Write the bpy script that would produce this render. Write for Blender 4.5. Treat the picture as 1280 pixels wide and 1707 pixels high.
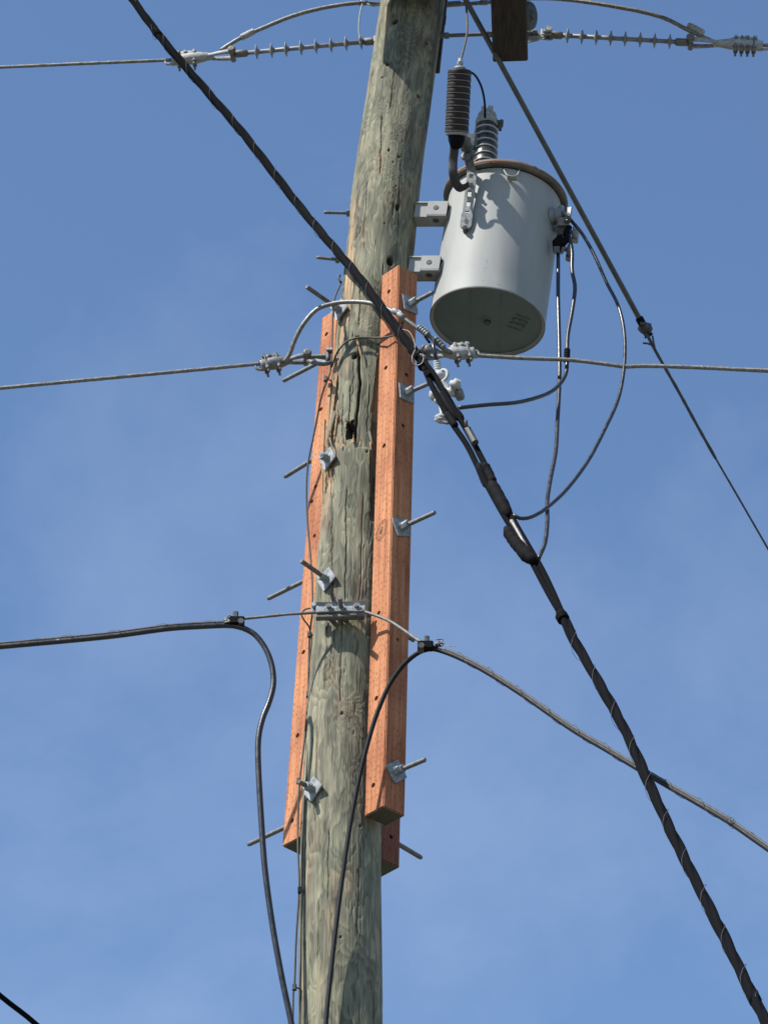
import bpy, bmesh, math, random
import numpy as np
from mathutils import Vector, Matrix, Quaternion
R = math.radians
random.seed(7)
for o in list(bpy.data.objects): bpy.data.objects.remove(o)
SC = bpy.context.scene
COL = SC.collection

# ------------------------------------------------------------------ camera
PITCH = R(35.0); FPX = 5500.0; CAMZ = 1.6
cam_d = bpy.data.cameras.new('camera'); cam = bpy.data.objects.new('camera', cam_d); COL.objects.link(cam)
cam.location = (0, 0, CAMZ); cam.rotation_euler = (R(90) + PITCH, 0, 0)
cam_d.sensor_fit = 'VERTICAL'; cam_d.sensor_height = 36.0; cam_d.lens = FPX / 1707 * 36.0
cam_d.clip_start = 0.05; cam_d.clip_end = 3000
SC.camera = cam
SC.render.resolution_x = 767; SC.render.resolution_y = 1024

# ------------------------------------------------------------------ light
SUN_AZ = R(-57.0)      # measured from the direction back towards the camera, negative = to the left
SUN_EL = R(51.0)
sdir = Vector((math.sin(SUN_AZ) * math.cos(SUN_EL), -math.cos(SUN_AZ) * math.cos(SUN_EL), math.sin(SUN_EL)))
sun_d = bpy.data.lights.new('sun', 'SUN'); sun = bpy.data.objects.new('sun', sun_d); COL.objects.link(sun)
sun_d.energy = 4.8; sun_d.angle = R(0.53); sun_d.color = (1.0, 0.95, 0.87)
sun.rotation_euler = sdir.to_track_quat('Z', 'Y').to_euler()
sun.location = sdir * 60
W = bpy.data.worlds.new('World'); SC.world = W; W.use_nodes = True
nt = W.node_tree; nt.nodes.clear()
wo = nt.nodes.new('ShaderNodeOutputWorld'); bg = nt.nodes.new('ShaderNodeBackground')
sky = nt.nodes.new('ShaderNodeTexSky'); sky.sky_type = 'NISHITA'; sky.sun_disc = False
sky.sun_elevation = SUN_EL; sky.sun_rotation = math.atan2(sdir.x, sdir.y)
sky.air_density = 1.15; sky.dust_density = 0.15; sky.ozone_density = 5.0; sky.altitude = 300
tc = nt.nodes.new('ShaderNodeTexCoord')
mp = nt.nodes.new('ShaderNodeMapping'); mp.inputs['Scale'].default_value = (3.0, 3.0, 3.6); mp.inputs['Rotation'].default_value = (0.3, 0.9, 0.4)
mp.inputs['Location'].default_value = (0.35, 0.2, 0.1)
nz = nt.nodes.new('ShaderNodeTexNoise'); nz.inputs['Scale'].default_value = 1.5; nz.inputs['Detail'].default_value = 9; nz.inputs['Roughness'].default_value = 0.56; nz.inputs['Distortion'].default_value = 0.15
cr = nt.nodes.new('ShaderNodeValToRGB'); cr.color_ramp.elements[0].position = 0.46; cr.color_ramp.elements[0].color = (0, 0, 0, 1)
cr.color_ramp.elements[1].position = 0.80; cr.color_ramp.elements[1].color = (0.26, 0.26, 0.26, 1)
mx = nt.nodes.new('ShaderNodeMixRGB'); mx.inputs[2].default_value = (4.9, 5.7, 7.4, 1)
nt.links.new(tc.outputs['Generated'], mp.inputs['Vector']); nt.links.new(mp.outputs[0], nz.inputs['Vector'])
nt.links.new(nz.outputs['Fac'], cr.inputs[0]); nt.links.new(cr.outputs[0], mx.inputs[0]); nt.links.new(sky.outputs[0], mx.inputs[1])
nt.links.new(mx.outputs[0], bg.inputs[0]); bg.inputs[1].default_value = 0.102
nt.links.new(bg.outputs[0], wo.inputs[0])
SC.view_settings.view_transform = 'Standard'; SC.view_settings.look = 'None'
SC.view_settings.exposure = 0.72; SC.view_settings.gamma = 1.0; SC.view_settings.use_curve_mapping = False
SC.render.engine = 'CYCLES'

# ------------------------------------------------------------------ survey helpers (photo bearings -> metres, each at its own distance)
_cR = Vector((1, 0, 0)); _cU = Vector((0, -math.sin(PITCH), math.cos(PITCH))); _cF = Vector((0, math.cos(PITCH), math.sin(PITCH)))
ORG = Vector((0, 0, CAMZ))
def ray(px, py):
    return _cF + _cR * ((px - 640) / FPX) + _cU * ((853.5 - py) / FPX)
def P(px, py, Y):
    d = ray(px, py); return ORG + d * (Y / d.y)
def Pz(px, py, z):
    d = ray(px, py); return ORG + d * ((z - CAMZ) / d.z)
Y0 = 9.5
# pole centre line
_cl = [(567, 1707), (567, 1450), (571, 1300), (579, 1150), (588, 1000), (600, 760), (612, 600), (631, 430), (645, 300), (659, 200), (674, 100), (688, 0)]
_pts = sorted([(P(x, y, Y0).z, P(x, y, Y0).x) for x, y in _cl])
_pz = np.array([-1.0] + [a for a, b in _pts] + [12.6]); _pxv = np.array([_pts[0][1]] + [b for a, b in _pts] + [_pts[-1][1] + (_pts[-1][1] - _pts[-3][1]) * (12.6 - _pts[-1][0]) / (_pts[-1][0] - _pts[-3][0])])
def pole_x(z):
    z = np.asarray(z, float)
    return (np.interp(z - .16, _pz, _pxv) + 2 * np.interp(z, _pz, _pxv) + np.interp(z + .16, _pz, _pxv)) / 4
POLR = .1350
def pole_r(z):
    z = np.asarray(z, float)
    return np.where(z > 6.2, POLR - .0012 * (z - 6.2), POLR + .003 * (6.2 - z))
def on_pole(px, py, lift=0.0):
    Y = Y0 - .12
    for _ in range(8):
        p = P(px, py, Y); s = (p.x - float(pole_x(p.z))) / (float(pole_r(p.z)) + lift); s = max(-.985, min(.985, s))
        Y = Y0 - (float(pole_r(p.z)) + lift) * math.sqrt(1 - s * s)
    th = math.asin(s)
    return P(px, py, Y), th, Vector((math.sin(th), -math.cos(th), 0))

# ------------------------------------------------------------------ materials
def nmat(name):
    m = bpy.data.materials.new(name); m.use_nodes = True
    n = m.node_tree; b = n.nodes['Principled BSDF']; return m, n, b
def setp(b, **k):
    for a, v in k.items():
        b.inputs[a.replace('_', ' ')].default_value = v
def worn(name, c1, c2, rough=.5, metal=0.0, scale=25, bump=.15, bscale=220, spec=.5, r2=None, stretch=(1, 1, 1), detail=6):
    """mottled surface: two tones, uneven roughness, fine relief"""
    c1 = [c * .69 for c in c1]; c2 = [c * .69 for c in c2]
    m, n, b = nmat(name); L = n.links
    t = n.nodes.new('ShaderNodeTexCoord'); mpn = n.nodes.new('ShaderNodeMapping'); mpn.inputs['Scale'].default_value = stretch
    L.new(t.outputs['Object'], mpn.inputs[0])
    z = n.nodes.new('ShaderNodeTexNoise'); z.inputs['Scale'].default_value = scale; z.inputs['Detail'].default_value = detail; z.inputs['Roughness'].default_value = .62
    L.new(mpn.outputs[0], z.inputs['Vector'])
    r = n.nodes.new('ShaderNodeValToRGB'); r.color_ramp.elements[0].position = .36; r.color_ramp.elements[1].position = .66
    r.color_ramp.elements[0].color = (*c1, 1); r.color_ramp.elements[1].color = (*c2, 1)
    L.new(z.outputs['Fac'], r.inputs[0]); L.new(r.outputs[0], b.inputs['Base Color'])
    mr = n.nodes.new('ShaderNodeMapRange'); mr.inputs['From Min'].default_value = .3; mr.inputs['From Max'].default_value = .7
    mr.inputs['To Min'].default_value = rough; mr.inputs['To Max'].default_value = r2 if r2 is not None else min(1, rough + .2)
    L.new(z.outputs['Fac'], mr.inputs[0]); L.new(mr.outputs[0], b.inputs['Roughness'])
    z2 = n.nodes.new('ShaderNodeTexNoise'); z2.inputs['Scale'].default_value = bscale; z2.inputs['Detail'].default_value = 4
    L.new(mpn.outputs[0], z2.inputs['Vector'])
    bp = n.nodes.new('ShaderNodeBump'); bp.inputs['Strength'].default_value = bump; bp.inputs['Distance'].default_value = .002
    L.new(z2.outputs['Fac'], bp.inputs['Height']); L.new(bp.outputs[0], b.inputs['Normal'])
    setp(b, Metallic=metal); b.inputs['Specular IOR Level'].default_value = spec
    return m
GALV = worn('galvanised_steel', (.22, .24, .26), (.50, .535, .56), .5, .05, 45, .25, 300)
GALVD = worn('weathered_galvanised_rod', (.13, .13, .125), (.27, .27, .26), .5, .3, 70, .5, 400)
STRAND = worn('aluminium_strand', (.20, .20, .19), (.36, .355, .34), .42, .4, 90, .2, 400)
DULLST = worn('dull_steel_strand', (.05, .052, .052), (.13, .13, .13), .6, .1, 90, .2, 400)
STEELD = worn('dark_weathered_steel', (.06, .062, .065), (.15, .15, .155), .5, .35, 55, .3, 300)
ALU = worn('cast_aluminium', (.17, .175, .18), (.32, .325, .325), .45, .4, 50, .4, 260)
ALUB = worn('bright_zinc_casting', (.30, .30, .29), (.54, .54, .52), .5, .15, 70, .5, 260)
BLACK = worn('black_polyethylene_jacket', (.0035, .004, .0055), (.008, .0085, .012), .8, 0, 40, .25, 260, .08)
BLACKG = worn('glossy_black_cable_jacket', (.010, .010, .013), (.026, .026, .030), .28, 0, 40, .2, 200, .6)
BLACKM = worn('scuffed_black_cable_jacket', (.008, .008, .011), (.020, .020, .023), .5, 0, 40, .3, 200, .25)
TAPE = worn('black_vinyl_tape', (.004, .004, .006), (.010, .010, .013), .75, 0, 60, .5, 160, .12)
PORC = worn('dark_brown_polymer_shed', (.016, .012, .012), (.034, .026, .025), .5, 0, 40, .12, 200, .3)
PORC2 = worn('grey_brown_porcelain', (.030, .031, .034), (.06, .058, .06), .2, 0, 30, .05, 200, .6)
TANK = worn('grey_transformer_paint', (.365, .375, .365), (.455, .465, .45), .55, 0, 1.3, .06, 90, .3, r2=.65, stretch=(7, 7, 1.1), detail=10)
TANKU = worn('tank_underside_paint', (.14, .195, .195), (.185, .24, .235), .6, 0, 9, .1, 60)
BAND = worn('rusty_lid_band', (.11, .095, .08), (.22, .20, .175), .6, .1, 16, .5, 160)
RUST = worn('rust', (.20, .07, .03), (.38, .16, .07), .85, 0, 40, .5, 160)
GREYPOLY = worn('grey_polymer_insulator', (.22, .23, .24), (.32, .33, .34), .45, 0, 30, .1, 200)
COPPERW = worn('weathered_copper_wire', (.05, .052, .045), (.12, .115, .10), .6, .2, 80, .3, 200)
FIBRE = worn('grey_fibreglass_rod', (.075, .078, .072), (.14, .14, .125), .5, 0, 30, .3, 300, stretch=(1, 1, .1))
DKWOOD = worn('dark_creosoted_wood', (.016, .013, .014), (.085, .060, .050), .8, 0, 9, .8, 120, stretch=(14, 1.2, 14))
INK = worn('dark_marker_ink', (.075, .105, .11), (.12, .155, .16), .7, 0, 60, .1, 200)
STAMP = worn('brown_stamp_ink', (.16, .055, .035), (.30, .11, .07), .8, 0, 900, .1, 200)
FRESH = worn('fresh_split_wood', (.42, .26, .14), (.60, .42, .26), .85, 0, 14, .8, 90, stretch=(10, 10, .8))
GREYSPL = worn('weathered_splinter_wood', (.19, .19, .14), (.34, .33, .25), .85, 0, 14, .8, 90, stretch=(10, 10, .8))
LEAD = worn('brown_grounding_braid', (.028, .022, .025), (.06, .048, .052), .45, .1, 60, .5, 300)

def timber_mat(seed):
    m, n, b = nmat('orange_treated_timber'); L = n.links; N = n.nodes.new
    t = N('ShaderNodeTexCoord')
    def noise(scale, st, detail=5, rough=.6, dist=0, off=(0, 0, 0)):
        mpn = N('ShaderNodeMapping'); mpn.inputs['Scale'].default_value = st; mpn.inputs['Location'].default_value = (off[0] + seed * 1.7, off[1] + seed, off[2] + seed * .37)
        L.new(t.outputs['Object'], mpn.inputs[0]); z = N('ShaderNodeTexNoise'); z.inputs['Scale'].default_value = scale
        z.inputs['Detail'].default_value = detail; z.inputs['Roughness'].default_value = rough; z.inputs['Distortion'].default_value = dist
        L.new(mpn.outputs[0], z.inputs['Vector']); return z
    def ramp(inp, e, base_k=1):
        r = N('ShaderNodeValToRGB'); el = r.color_ramp.elements
        while len(el) < len(e): el.new(.5)
        for k, (p, c) in enumerate(e): el[k].position = p; el[k].color = (*([q * base_k for q in c]), 1)
        L.new(inp, r.inputs[0]); return r
    g = noise(20, (4.2, 4.2, .11), 6, .58, .45)
    base = ramp(g.outputs['Fac'], [(.26, (.36, .135, .062)), (.44, (.56, .228, .108)), (.58, (.68, .305, .150)), (.76, (.76, .385, .205))], .69)
    pat = noise(3.2, (1.6, 1.6, .8), 4, .6)
    pr = ramp(pat.outputs['Fac'], [(.33, (.66, .55, .56)), (.50, (.95, .92, .92)), (.62, (1.04, 1.03, 1.0))])
    mul = N('ShaderNodeMixRGB'); mul.blend_type = 'MULTIPLY'; mul.inputs[0].default_value = 1
    L.new(base.outputs[0], mul.inputs[1]); L.new(pr.outputs[0], mul.inputs[2])
    # incising cuts: short vertical slits in offset columns
    mpi = N('ShaderNodeMapping'); mpi.inputs['Scale'].default_value = (140, 140, 40)
    L.new(t.outputs['Object'], mpi.inputs[0])
    v = N('ShaderNodeTexVoronoi'); v.inputs['Scale'].default_value = 1.0; v.inputs['Randomness'].default_value = .55
    L.new(mpi.outputs[0], v.inputs['Vector'])
    vr = ramp(v.outputs['Distance'], [(.16, (.45, .38, .36)), (.30, (1, 1, 1))])
    mul2 = N('ShaderNodeMixRGB'); mul2.blend_type = 'MULTIPLY'; mul2.inputs[0].default_value = .6
    shade_tint = N('ShaderNodeMixRGB'); shade_tint.blend_type = 'MULTIPLY'; shade_tint.inputs[0].default_value = 1; shade_tint.inputs[2].default_value = (.48, .46, .60, 1) if seed == 3 else (1, 1, 1, 1)  # rear timber only: its shade painted in as a dark bluish multiply
    L.new(mul.outputs[0], mul2.inputs[1]); L.new(vr.outputs[0], mul2.inputs[2])
    # end grain is darker, greenish preservative
    geo = N('ShaderNodeSeparateXYZ'); L.new(t.outputs['Normal'], geo.inputs[0])
    ab = N('ShaderNodeMath'); ab.operation = 'ABSOLUTE'; L.new(geo.outputs['Z'], ab.inputs[0])
    gt = N('ShaderNodeMath'); gt.operation = 'GREATER_THAN'; gt.inputs[1].default_value = .8; L.new(ab.outputs[0], gt.inputs[0])
    me = N('ShaderNodeMixRGB'); L.new(gt.outputs[0], me.inputs[0]); L.new(mul2.outputs[0], shade_tint.inputs[1]); L.new(shade_tint.outputs[0], me.inputs[1]); me.inputs[2].default_value = (.085, .085, .062, 1)
    L.new(me.outputs[0], b.inputs['Base Color']); setp(b, Roughness=.78); b.inputs['Specular IOR Level'].default_value = .25
    a1 = N('ShaderNodeMath'); a1.operation = 'MULTIPLY_ADD'; a1.inputs[1].default_value = 1.2
    L.new(vr.outputs[0], a1.inputs[0]); L.new(g.outputs['Fac'], a1.inputs[2])
    bp = N('ShaderNodeBump'); bp.inputs['Strength'].default_value = .6; bp.inputs['Distance'].default_value = .003
    L.new(a1.outputs[0], bp.inputs['Height']); L.new(bp.outputs[0], b.inputs['Normal'])
    return m

def pole_mat():
    m, n, b = nmat('weathered_pole_wood'); L = n.links; N = n.nodes.new
    at = N('ShaderNodeAttribute'); at.attribute_name = 'wood_tone'
    t = N('ShaderNodeTexCoord'); mpn = N('ShaderNodeMapping'); mpn.inputs['Scale'].default_value = (160, 160, 5)
    L.new(t.outputs['Object'], mpn.inputs[0]); z = N('ShaderNodeTexNoise'); z.inputs['Scale'].default_value = 1.6; z.inputs['Detail'].default_value = 5
    L.new(mpn.outputs[0], z.inputs['Vector'])
    r = N('ShaderNodeValToRGB'); r.color_ramp.elements[0].position = .33; r.color_ramp.elements[0].color = (.80, .80, .80, 1)
    r.color_ramp.elements[1].position = .62; r.color_ramp.elements[1].color = (1.08, 1.08, 1.08, 1); L.new(z.outputs['Fac'], r.inputs[0])
    mul = N('ShaderNodeMixRGB'); mul.blend_type = 'MULTIPLY'; mul.inputs[0].default_value = 1
    L.new(at.outputs['Color'], mul.inputs[1]); L.new(r.outputs[0], mul.inputs[2]); L.new(mul.outputs[0], b.inputs['Base Color'])
    setp(b, Roughness=.85); b.inputs['Specular IOR Level'].default_value = .2
    bp = N('ShaderNodeBump'); bp.inputs['Strength'].default_value = .35; bp.inputs['Distance'].default_value = .002
    L.new(z.outputs['Fac'], bp.inputs['Height']); L.new(bp.outputs[0], b.inputs['Normal'])
    return m

# ------------------------------------------------------------------ mesh helpers
def worg(o):
    v = Vector((0, 0, 0))
    while o is not None: v = v + o.location; o = o.parent
    return v
def tag(o, label=None, cat=None, group=None, kind=None):
    if label: o['label'] = label
    if cat: o['category'] = cat
    if group: o['group'] = group
    if kind: o['kind'] = kind
    return o
def thing(name, loc, label, cat, group=None):
    o = bpy.data.objects.new(name, None); COL.objects.link(o); o.location = loc; o.empty_display_size = .05
    return tag(o, label, cat, group)
def frame_of(d, up=Vector((0, 0, 1))):
    d = d.normalized()
    if abs(d.dot(up)) > .98: up = Vector((0, 1, 0))
    s = d.cross(up).normalized(); u = s.cross(d).normalized(); return d, s, u
def smooth(pts, step=.02):
    """Catmull-Rom through the points, resampled evenly"""
    pts = [Vector(p) for p in pts]
    if len(pts) == 2: pts = [pts[0], (pts[0] + pts[1]) / 2, pts[1]]
    q = [pts[0] * 2 - pts[1]] + pts + [pts[-1] * 2 - pts[-2]]
    out = []
    for i in range(1, len(q) - 2):
        a, b_, c, d = q[i - 1], q[i], q[i + 1], q[i + 2]
        n = max(2, int((c - b_).length / step))
        for k in range(n):
            t = k / n
            out.append(.5 * ((2 * b_) + (c - a) * t + (2 * a - 5 * b_ + 4 * c - d) * t * t + (3 * b_ - a - 3 * c + d) * t ** 3))
    out.append(pts[-1]); return out
class MB:
    def __init__(s): s.v = []; s.f = []; s.sm = []
    def add(s, vs, fs, smooth_=False):
        o = len(s.v); s.v += [Vector(x) for x in vs]
        for f in fs: s.f.append([i + o for i in f]); s.sm.append(smooth_)
        return s
    def box(s, c, ax, size, bev=0):
        """ax = three axes, size = full sizes; corners clipped by bev along the first two axes"""
        c = Vector(c); a = [Vector(x).normalized() for x in ax]; h = [x / 2 for x in size]
        if bev <= 0: prof = [(-h[0], -h[1]), (h[0], -h[1]), (h[0], h[1]), (-h[0], h[1])]
        else:
            prof = []
            for sx, sy in ((-1, -1), (1, -1), (1, 1), (-1, 1)):
                p1 = (sx * (h[0] - bev), sy * h[1]); p2 = (sx * h[0], sy * (h[1] - bev))
                prof += [p2, p1] if sx * sy > 0 else [p1, p2]
            prof = sorted(prof, key=lambda p: math.atan2(p[1] / h[1], p[0] / h[0]))
        n = len(prof); vs = []
        for z in (-h[2], h[2]): vs += [c + a[0] * x + a[1] * y + a[2] * z for x, y in prof]
        fs = [[i, (i + 1) % n, n + (i + 1) % n, n + i] for i in range(n)] + [list(range(n))[::-1], list(range(n, 2 * n))]
        return s.add(vs, fs)
    def prism(s, poly, o, ex, ey, ez, t):
        o = Vector(o); n = len(poly); vs = []
        for z in (-t / 2, t / 2): vs += [o + ex * x + ey * y + ez * z for x, y in poly]
        return s.add(vs, [[i, (i + 1) % n, n + (i + 1) % n, n + i] for i in range(n)] + [list(range(n))[::-1], list(range(n, 2 * n))])
    def lathe(s, prof, o, axis, seg=24, ref=None, sx=1.0, closed=True):
        """prof = (radius, height) pairs along the axis"""
        o = Vector(o); d, a, b_ = frame_of(Vector(axis), ref or Vector((0, 0, 1))); vs = []
        for r, h in prof:
            for k in range(seg):
                t = 2 * math.pi * k / seg; vs.append(o + d * h + a * (math.cos(t) * r * sx) + b_ * (math.sin(t) * r))
        fs = []
        for i in range(len(prof) - 1):
            for k in range(seg):
                k2 = (k + 1) % seg; fs.append([i * seg + k, i * seg + k2, (i + 1) * seg + k2, (i + 1) * seg + k])
        s.add(vs, fs, True)
        if closed:
            n = len(prof); o2 = len(s.v) - len(vs)
            s.f.append([o2 + k for k in range(seg)][::-1]); s.sm.append(False)
            s.f.append([o2 + (n - 1) * seg + k for k in range(seg)]); s.sm.append(False)
        return s
    def cyl(s, p0, p1, r, seg=12, r2=None, hexa=False):
        p0 = Vector(p0); p1 = Vector(p1); d = p1 - p0
        s.lathe([(r, 0), (r2 if r2 is not None else r, d.length)], p0, d, 6 if hexa else seg)
        if hexa:
            for k in range(8): s.sm[-1 - k] = False
        return s
    def tube(s, pts, r, seg=8, lobes=0, pitch=.08, amp=.14, step=None, flat=1.0, up=None):
        """round (or stranded, when lobes) tube along points; r is a number or a function of 0..1"""
        pts = [Vector(p) for p in pts]; n = len(pts)
        T = [(pts[min(i + 1, n - 1)] - pts[max(i - 1, 0)]).normalized() for i in range(n)]
        _, a, b_ = frame_of(T[0], up or Vector((0, 0, 1))); vs = []; acc = 0
        for i in range(n):
            if i: acc += (pts[i] - pts[i - 1]).length; q = T[i - 1].rotation_difference(T[i]); a = q @ a
            a = (a - T[i] * a.dot(T[i])).normalized(); b_ = T[i].cross(a)
            rr = r(i / (n - 1)) if callable(r) else r
            for k in range(seg):
                t = 2 * math.pi * k / seg; q_ = rr
                if lobes: q_ = rr * (1 - amp + 2 * amp * abs(math.cos(lobes * .5 * (t - 2 * math.pi * acc / pitch))))
                vs.append(pts[i] + a * (math.cos(t) * q_) + b_ * (math.sin(t) * q_ * flat))
        fs = [[i * seg + k, i * seg + (k + 1) % seg, (i + 1) * seg + (k + 1) % seg, (i + 1) * seg + k] for i in range(n - 1) for k in range(seg)]
        s.add(vs, fs, True); o2 = len(s.v) - len(vs)
        s.f.append([o2 + k for k in range(seg)][::-1]); s.sm.append(False)
        s.f.append([o2 + (n - 1) * seg + k for k in range(seg)]); s.sm.append(False)
        return s
    def blob(s, c, rad, seed=0, rough=.25, ax=None, n=10):
        rnd = random.Random(seed); ax = ax or [Vector((1, 0, 0)), Vector((0, 1, 0)), Vector((0, 0, 1))]; vs = []
        for i in range(n + 1):
            ph = math.pi * i / n
            for k in range(n + 2):
                t = 2 * math.pi * k / (n + 2); q = 1 + rough * (rnd.random() - .5)
                if i in (0, n): q = 1
                vs.append(Vector(c) + ax[0] * (math.sin(ph) * math.cos(t) * rad[0] * q) + ax[1] * (math.sin(ph) * math.sin(t) * rad[1] * q) + ax[2] * (math.cos(ph) * rad[2] * q))
        w = n + 2
        return s.add(vs, [[i * w + k, (i + 1) * w + k, (i + 1) * w + (k + 1) % w, i * w + (k + 1) % w] for i in range(n) for k in range(w)], True)
    def build(s, name, mat, parent=None, label=None, cat=None, group=None, kind=None, origin=None):
        off = worg(parent) if parent is not None else Vector(origin) if origin is not None else s.v[0].copy()
        me = bpy.data.meshes.new(name); me.from_pydata([tuple(v - off) for v in s.v], [], s.f)
        me.polygons.foreach_set('use_smooth', s.sm); me.materials.append(mat); me.update()
        bm = bmesh.new(); bm.from_mesh(me); bmesh.ops.recalc_face_normals(bm, faces=bm.faces); bm.to_mesh(me); bm.free()
        o = bpy.data.objects.new(name, me); COL.objects.link(o)
        if parent is not None: o.parent = parent
        else: o.location = off
        return tag(o, label, cat, group, kind)
def px_path(lst, step=.02):
    """(px, py, Y) triples -> smooth 3D path"""
    return smooth([P(*q) for q in lst], step)
def helix(path, r, pitch, phase=0, wob=0, seed=1, squash=None):
    rnd = random.Random(seed); n = len(path); out = []; acc = 0
    T = [(path[min(i + 1, n - 1)] - path[max(i - 1, 0)]).normalized() for i in range(n)]
    _, a, b_ = frame_of(T[0]); w = 1
    for i in range(n):
        if i: acc += (path[i] - path[i - 1]).length; a = T[i - 1].rotation_difference(T[i]) @ a
        a = (a - T[i] * a.dot(T[i])).normalized(); b_ = T[i].cross(a)
        t = 2 * math.pi * acc / pitch + phase
        if wob: w = 1 + wob * max(0, math.sin(acc * 9.1 + seed) * math.sin(acc * 23.7 + seed * 2))
        rr = r(i / (n - 1)) if callable(r) else r
        out.append(path[i] + a * (math.cos(t) * rr * w) + b_ * (math.sin(t) * rr * w))
    return out

# ------------------------------------------------------------------ ground (below the picture; the pole stands in it)
m, n, b = nmat('gravel_and_grass'); L = n.links
t = n.nodes.new('ShaderNodeTexCoord'); z = n.nodes.new('ShaderNodeTexNoise'); z.inputs['Scale'].default_value = 1.3; z.inputs['Detail'].default_value = 8
L.new(t.outputs['Object'], z.inputs['Vector']); r = n.nodes.new('ShaderNodeValToRGB')
r.color_ramp.elements[0].position = .35; r.color_ramp.elements[0].color = (.075, .08, .06, 1); r.color_ramp.elements[1].position = .65; r.color_ramp.elements[1].color = (.14, .135, .11, 1)
L.new(z.outputs['Fac'], r.inputs[0]); L.new(r.outputs[0], b.inputs['Base Color']); setp(b, Roughness=.95)
MB().add([(-1500, -1500, 0), (1500, -1500, 0), (1500, 1500, 0), (-1500, 1500, 0)], [[0, 1, 2, 3]]).build('ground', m, kind='structure', origin=(0, 0, 0))

# ------------------------------------------------------------------ the pole
_rs = np.random.RandomState(11)
def vnoise(x, y, seed, perx=None):
    """smooth value noise; periodic in x when perx is set"""
    rs = np.random.RandomState(seed); T = rs.rand(512, 1024) * 2 - 1
    x0 = np.floor(x).astype(int); y0 = np.floor(y).astype(int); fx = x - x0; fy = y - y0
    fx = fx * fx * fx * (fx * (fx * 6 - 15) + 10); fy = fy * fy * fy * (fy * (fy * 6 - 15) + 10)
    X0 = x0 % perx if perx else x0; X1 = (x0 + 1) % perx if perx else x0 + 1
    g = lambda a, c: T[a % 512, c % 1024]
    return (g(X0, y0) * (1 - fx) + g(X1, y0) * fx) * (1 - fy) + (g(X0, y0 + 1) * (1 - fx) + g(X1, y0 + 1) * fx) * fy
def build_pole():
    thf = np.linspace(-1.78, 1.78, 272); thb = np.linspace(1.78, 2 * math.pi - 1.78, 44)[1:-1]
    th = np.concatenate([thf, thb])
    zf = np.arange(6.05, 10.80, .0036)
    z = np.concatenate([np.linspace(0, 6.0, 60), zf, np.linspace(10.86, 12.4, 14)])
    TH, Z = np.meshgrid(th, z); thw = np.where(TH > math.pi, TH - 2 * math.pi, TH)
    S = thw * .128; C = 2 * math.pi * .128
    u = (TH + 3) / (2 * math.pi)
    def nz2(cells, zs, seed): return vnoise(u * cells, Z / zs, seed, cells)
    # growth-ring height field exposed by the shaving of the pole; its contours make the figure
    wx = .009 * nz2(36, .07, 21) + .004 * nz2(110, .03, 22)
    uu = (TH + 3 + wx / .128) / (2 * math.pi)
    def nw(cells, zs, seed): return vnoise((uu * cells) % cells, Z / zs, seed, cells)
    h = 1.0 * nw(12, .30, 1) + .52 * nw(22, .15, 2) + .20 * nw(48, .08, 3) + .03 * nw(110, .04, 4)
    fig = np.zeros_like(h)
    def loc(px, py):
        p, t_, _ = on_pole(px, py); return t_ * .128, p.z
    K = np.zeros_like(h)
    for (px, py, a, sx, sz) in [(655, 248, 6.5, .044, .105), (674, 196, 3.0, .020, .045), (640, 178, 3.2, .040, .035), (612, 196, 2.4, .030, .040), (692, 32, 4.5, .036, .085), (684, 78, -2.2, .04, .05), (705, 190, 1.6, .016, .08),
                                (616, 548, 5.0, .050, .048), (640, 556, -1.8, .02, .03), (573, 1194, 3.8, .020, .030), (588, 1182, 2.0, .014, .014), (596, 1176, -2.6, .030, .030), (570, 1562, 3.0, .015, .024),
                                (592, 1245, 4.2, .034, .105), (602, 90, 2.2, .03, .07), (600, 930, 1.2, .03, .09), (546, 1118, 2.4, .026, .07), (566, 1090, 1.8, .018, .09), (640, 400, 1.4, .02, .12), (600, 1325, 1.4, .02, .06),
                                (655, 330, 1.6, .03, .05), (556, 1420, 1.4, .02, .12), (580, 840, 1.6, .02, .09), (622, 380, -1.6, .02, .08), (540, 1560, 1.5, .02, .10), (598, 1480, 1.6, .018, .10), (650, 470, 1.8, .02, .08), (590, 470, 1.5, .02, .1)]:
        s0, z0 = loc(px, py); wob_ = 1 + .22 * nz2(90, .05, 71) + .12 * nz2(200, .02, 72)
        g = np.exp(-(np.abs((S - s0) / sx * wob_) ** 1.8) - np.abs((Z - z0) / sz * wob_) ** 1.8); K += a * g; fig += np.minimum(1, abs(a) / 3) * np.exp(-((S - s0) / sx / 1.25) ** 2 - ((Z - z0) / sz / 1.25) ** 2)
    fig = np.clip(fig, 0, 1)
    k = 2.1 + 2.2 * fig
    b_ = h * 2.6 * (1 - .55 * fig) + K + .05 * nz2(200, .04, 73)
    fr = b_ - np.floor(b_); saw = np.where(fr < .80, fr / .80, (1 - fr) / .20)
    line = np.exp(-((fr - .9) / .085) ** 2) * np.clip(.75 + .9 * nz2(30, .1, 74), .15, 1)
    fine = nz2(420, .11, 5); fine2 = nz2(700, .035, 6); mid = nz2(60, .30, 7); big = nz2(9, .6, 8); med = nz2(26, .22, 9)
    patch = nw(26, .10, 31) + .6 * nw(58, .06, 32) + .35 * nz2(130, .09, 33) + .12 * nz2(300, .05, 34)
    patchm = 1 / (1 + np.exp(-(patch - .02) * 7))
    tone = .09 + .38 * saw ** 1.2 + .28 * patchm + .11 * fine + .07 * fine2 + .13 * mid + .14 * big - .50 * line * (.38 + .80 * fig)
    tone = np.clip(tone + .02, 0, 1)
    dark = np.array([.125, .128, .100]); midc = np.array([.285, .278, .204]); light = np.array([.535, .495, .335])
    t3 = tone[..., None]
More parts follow.
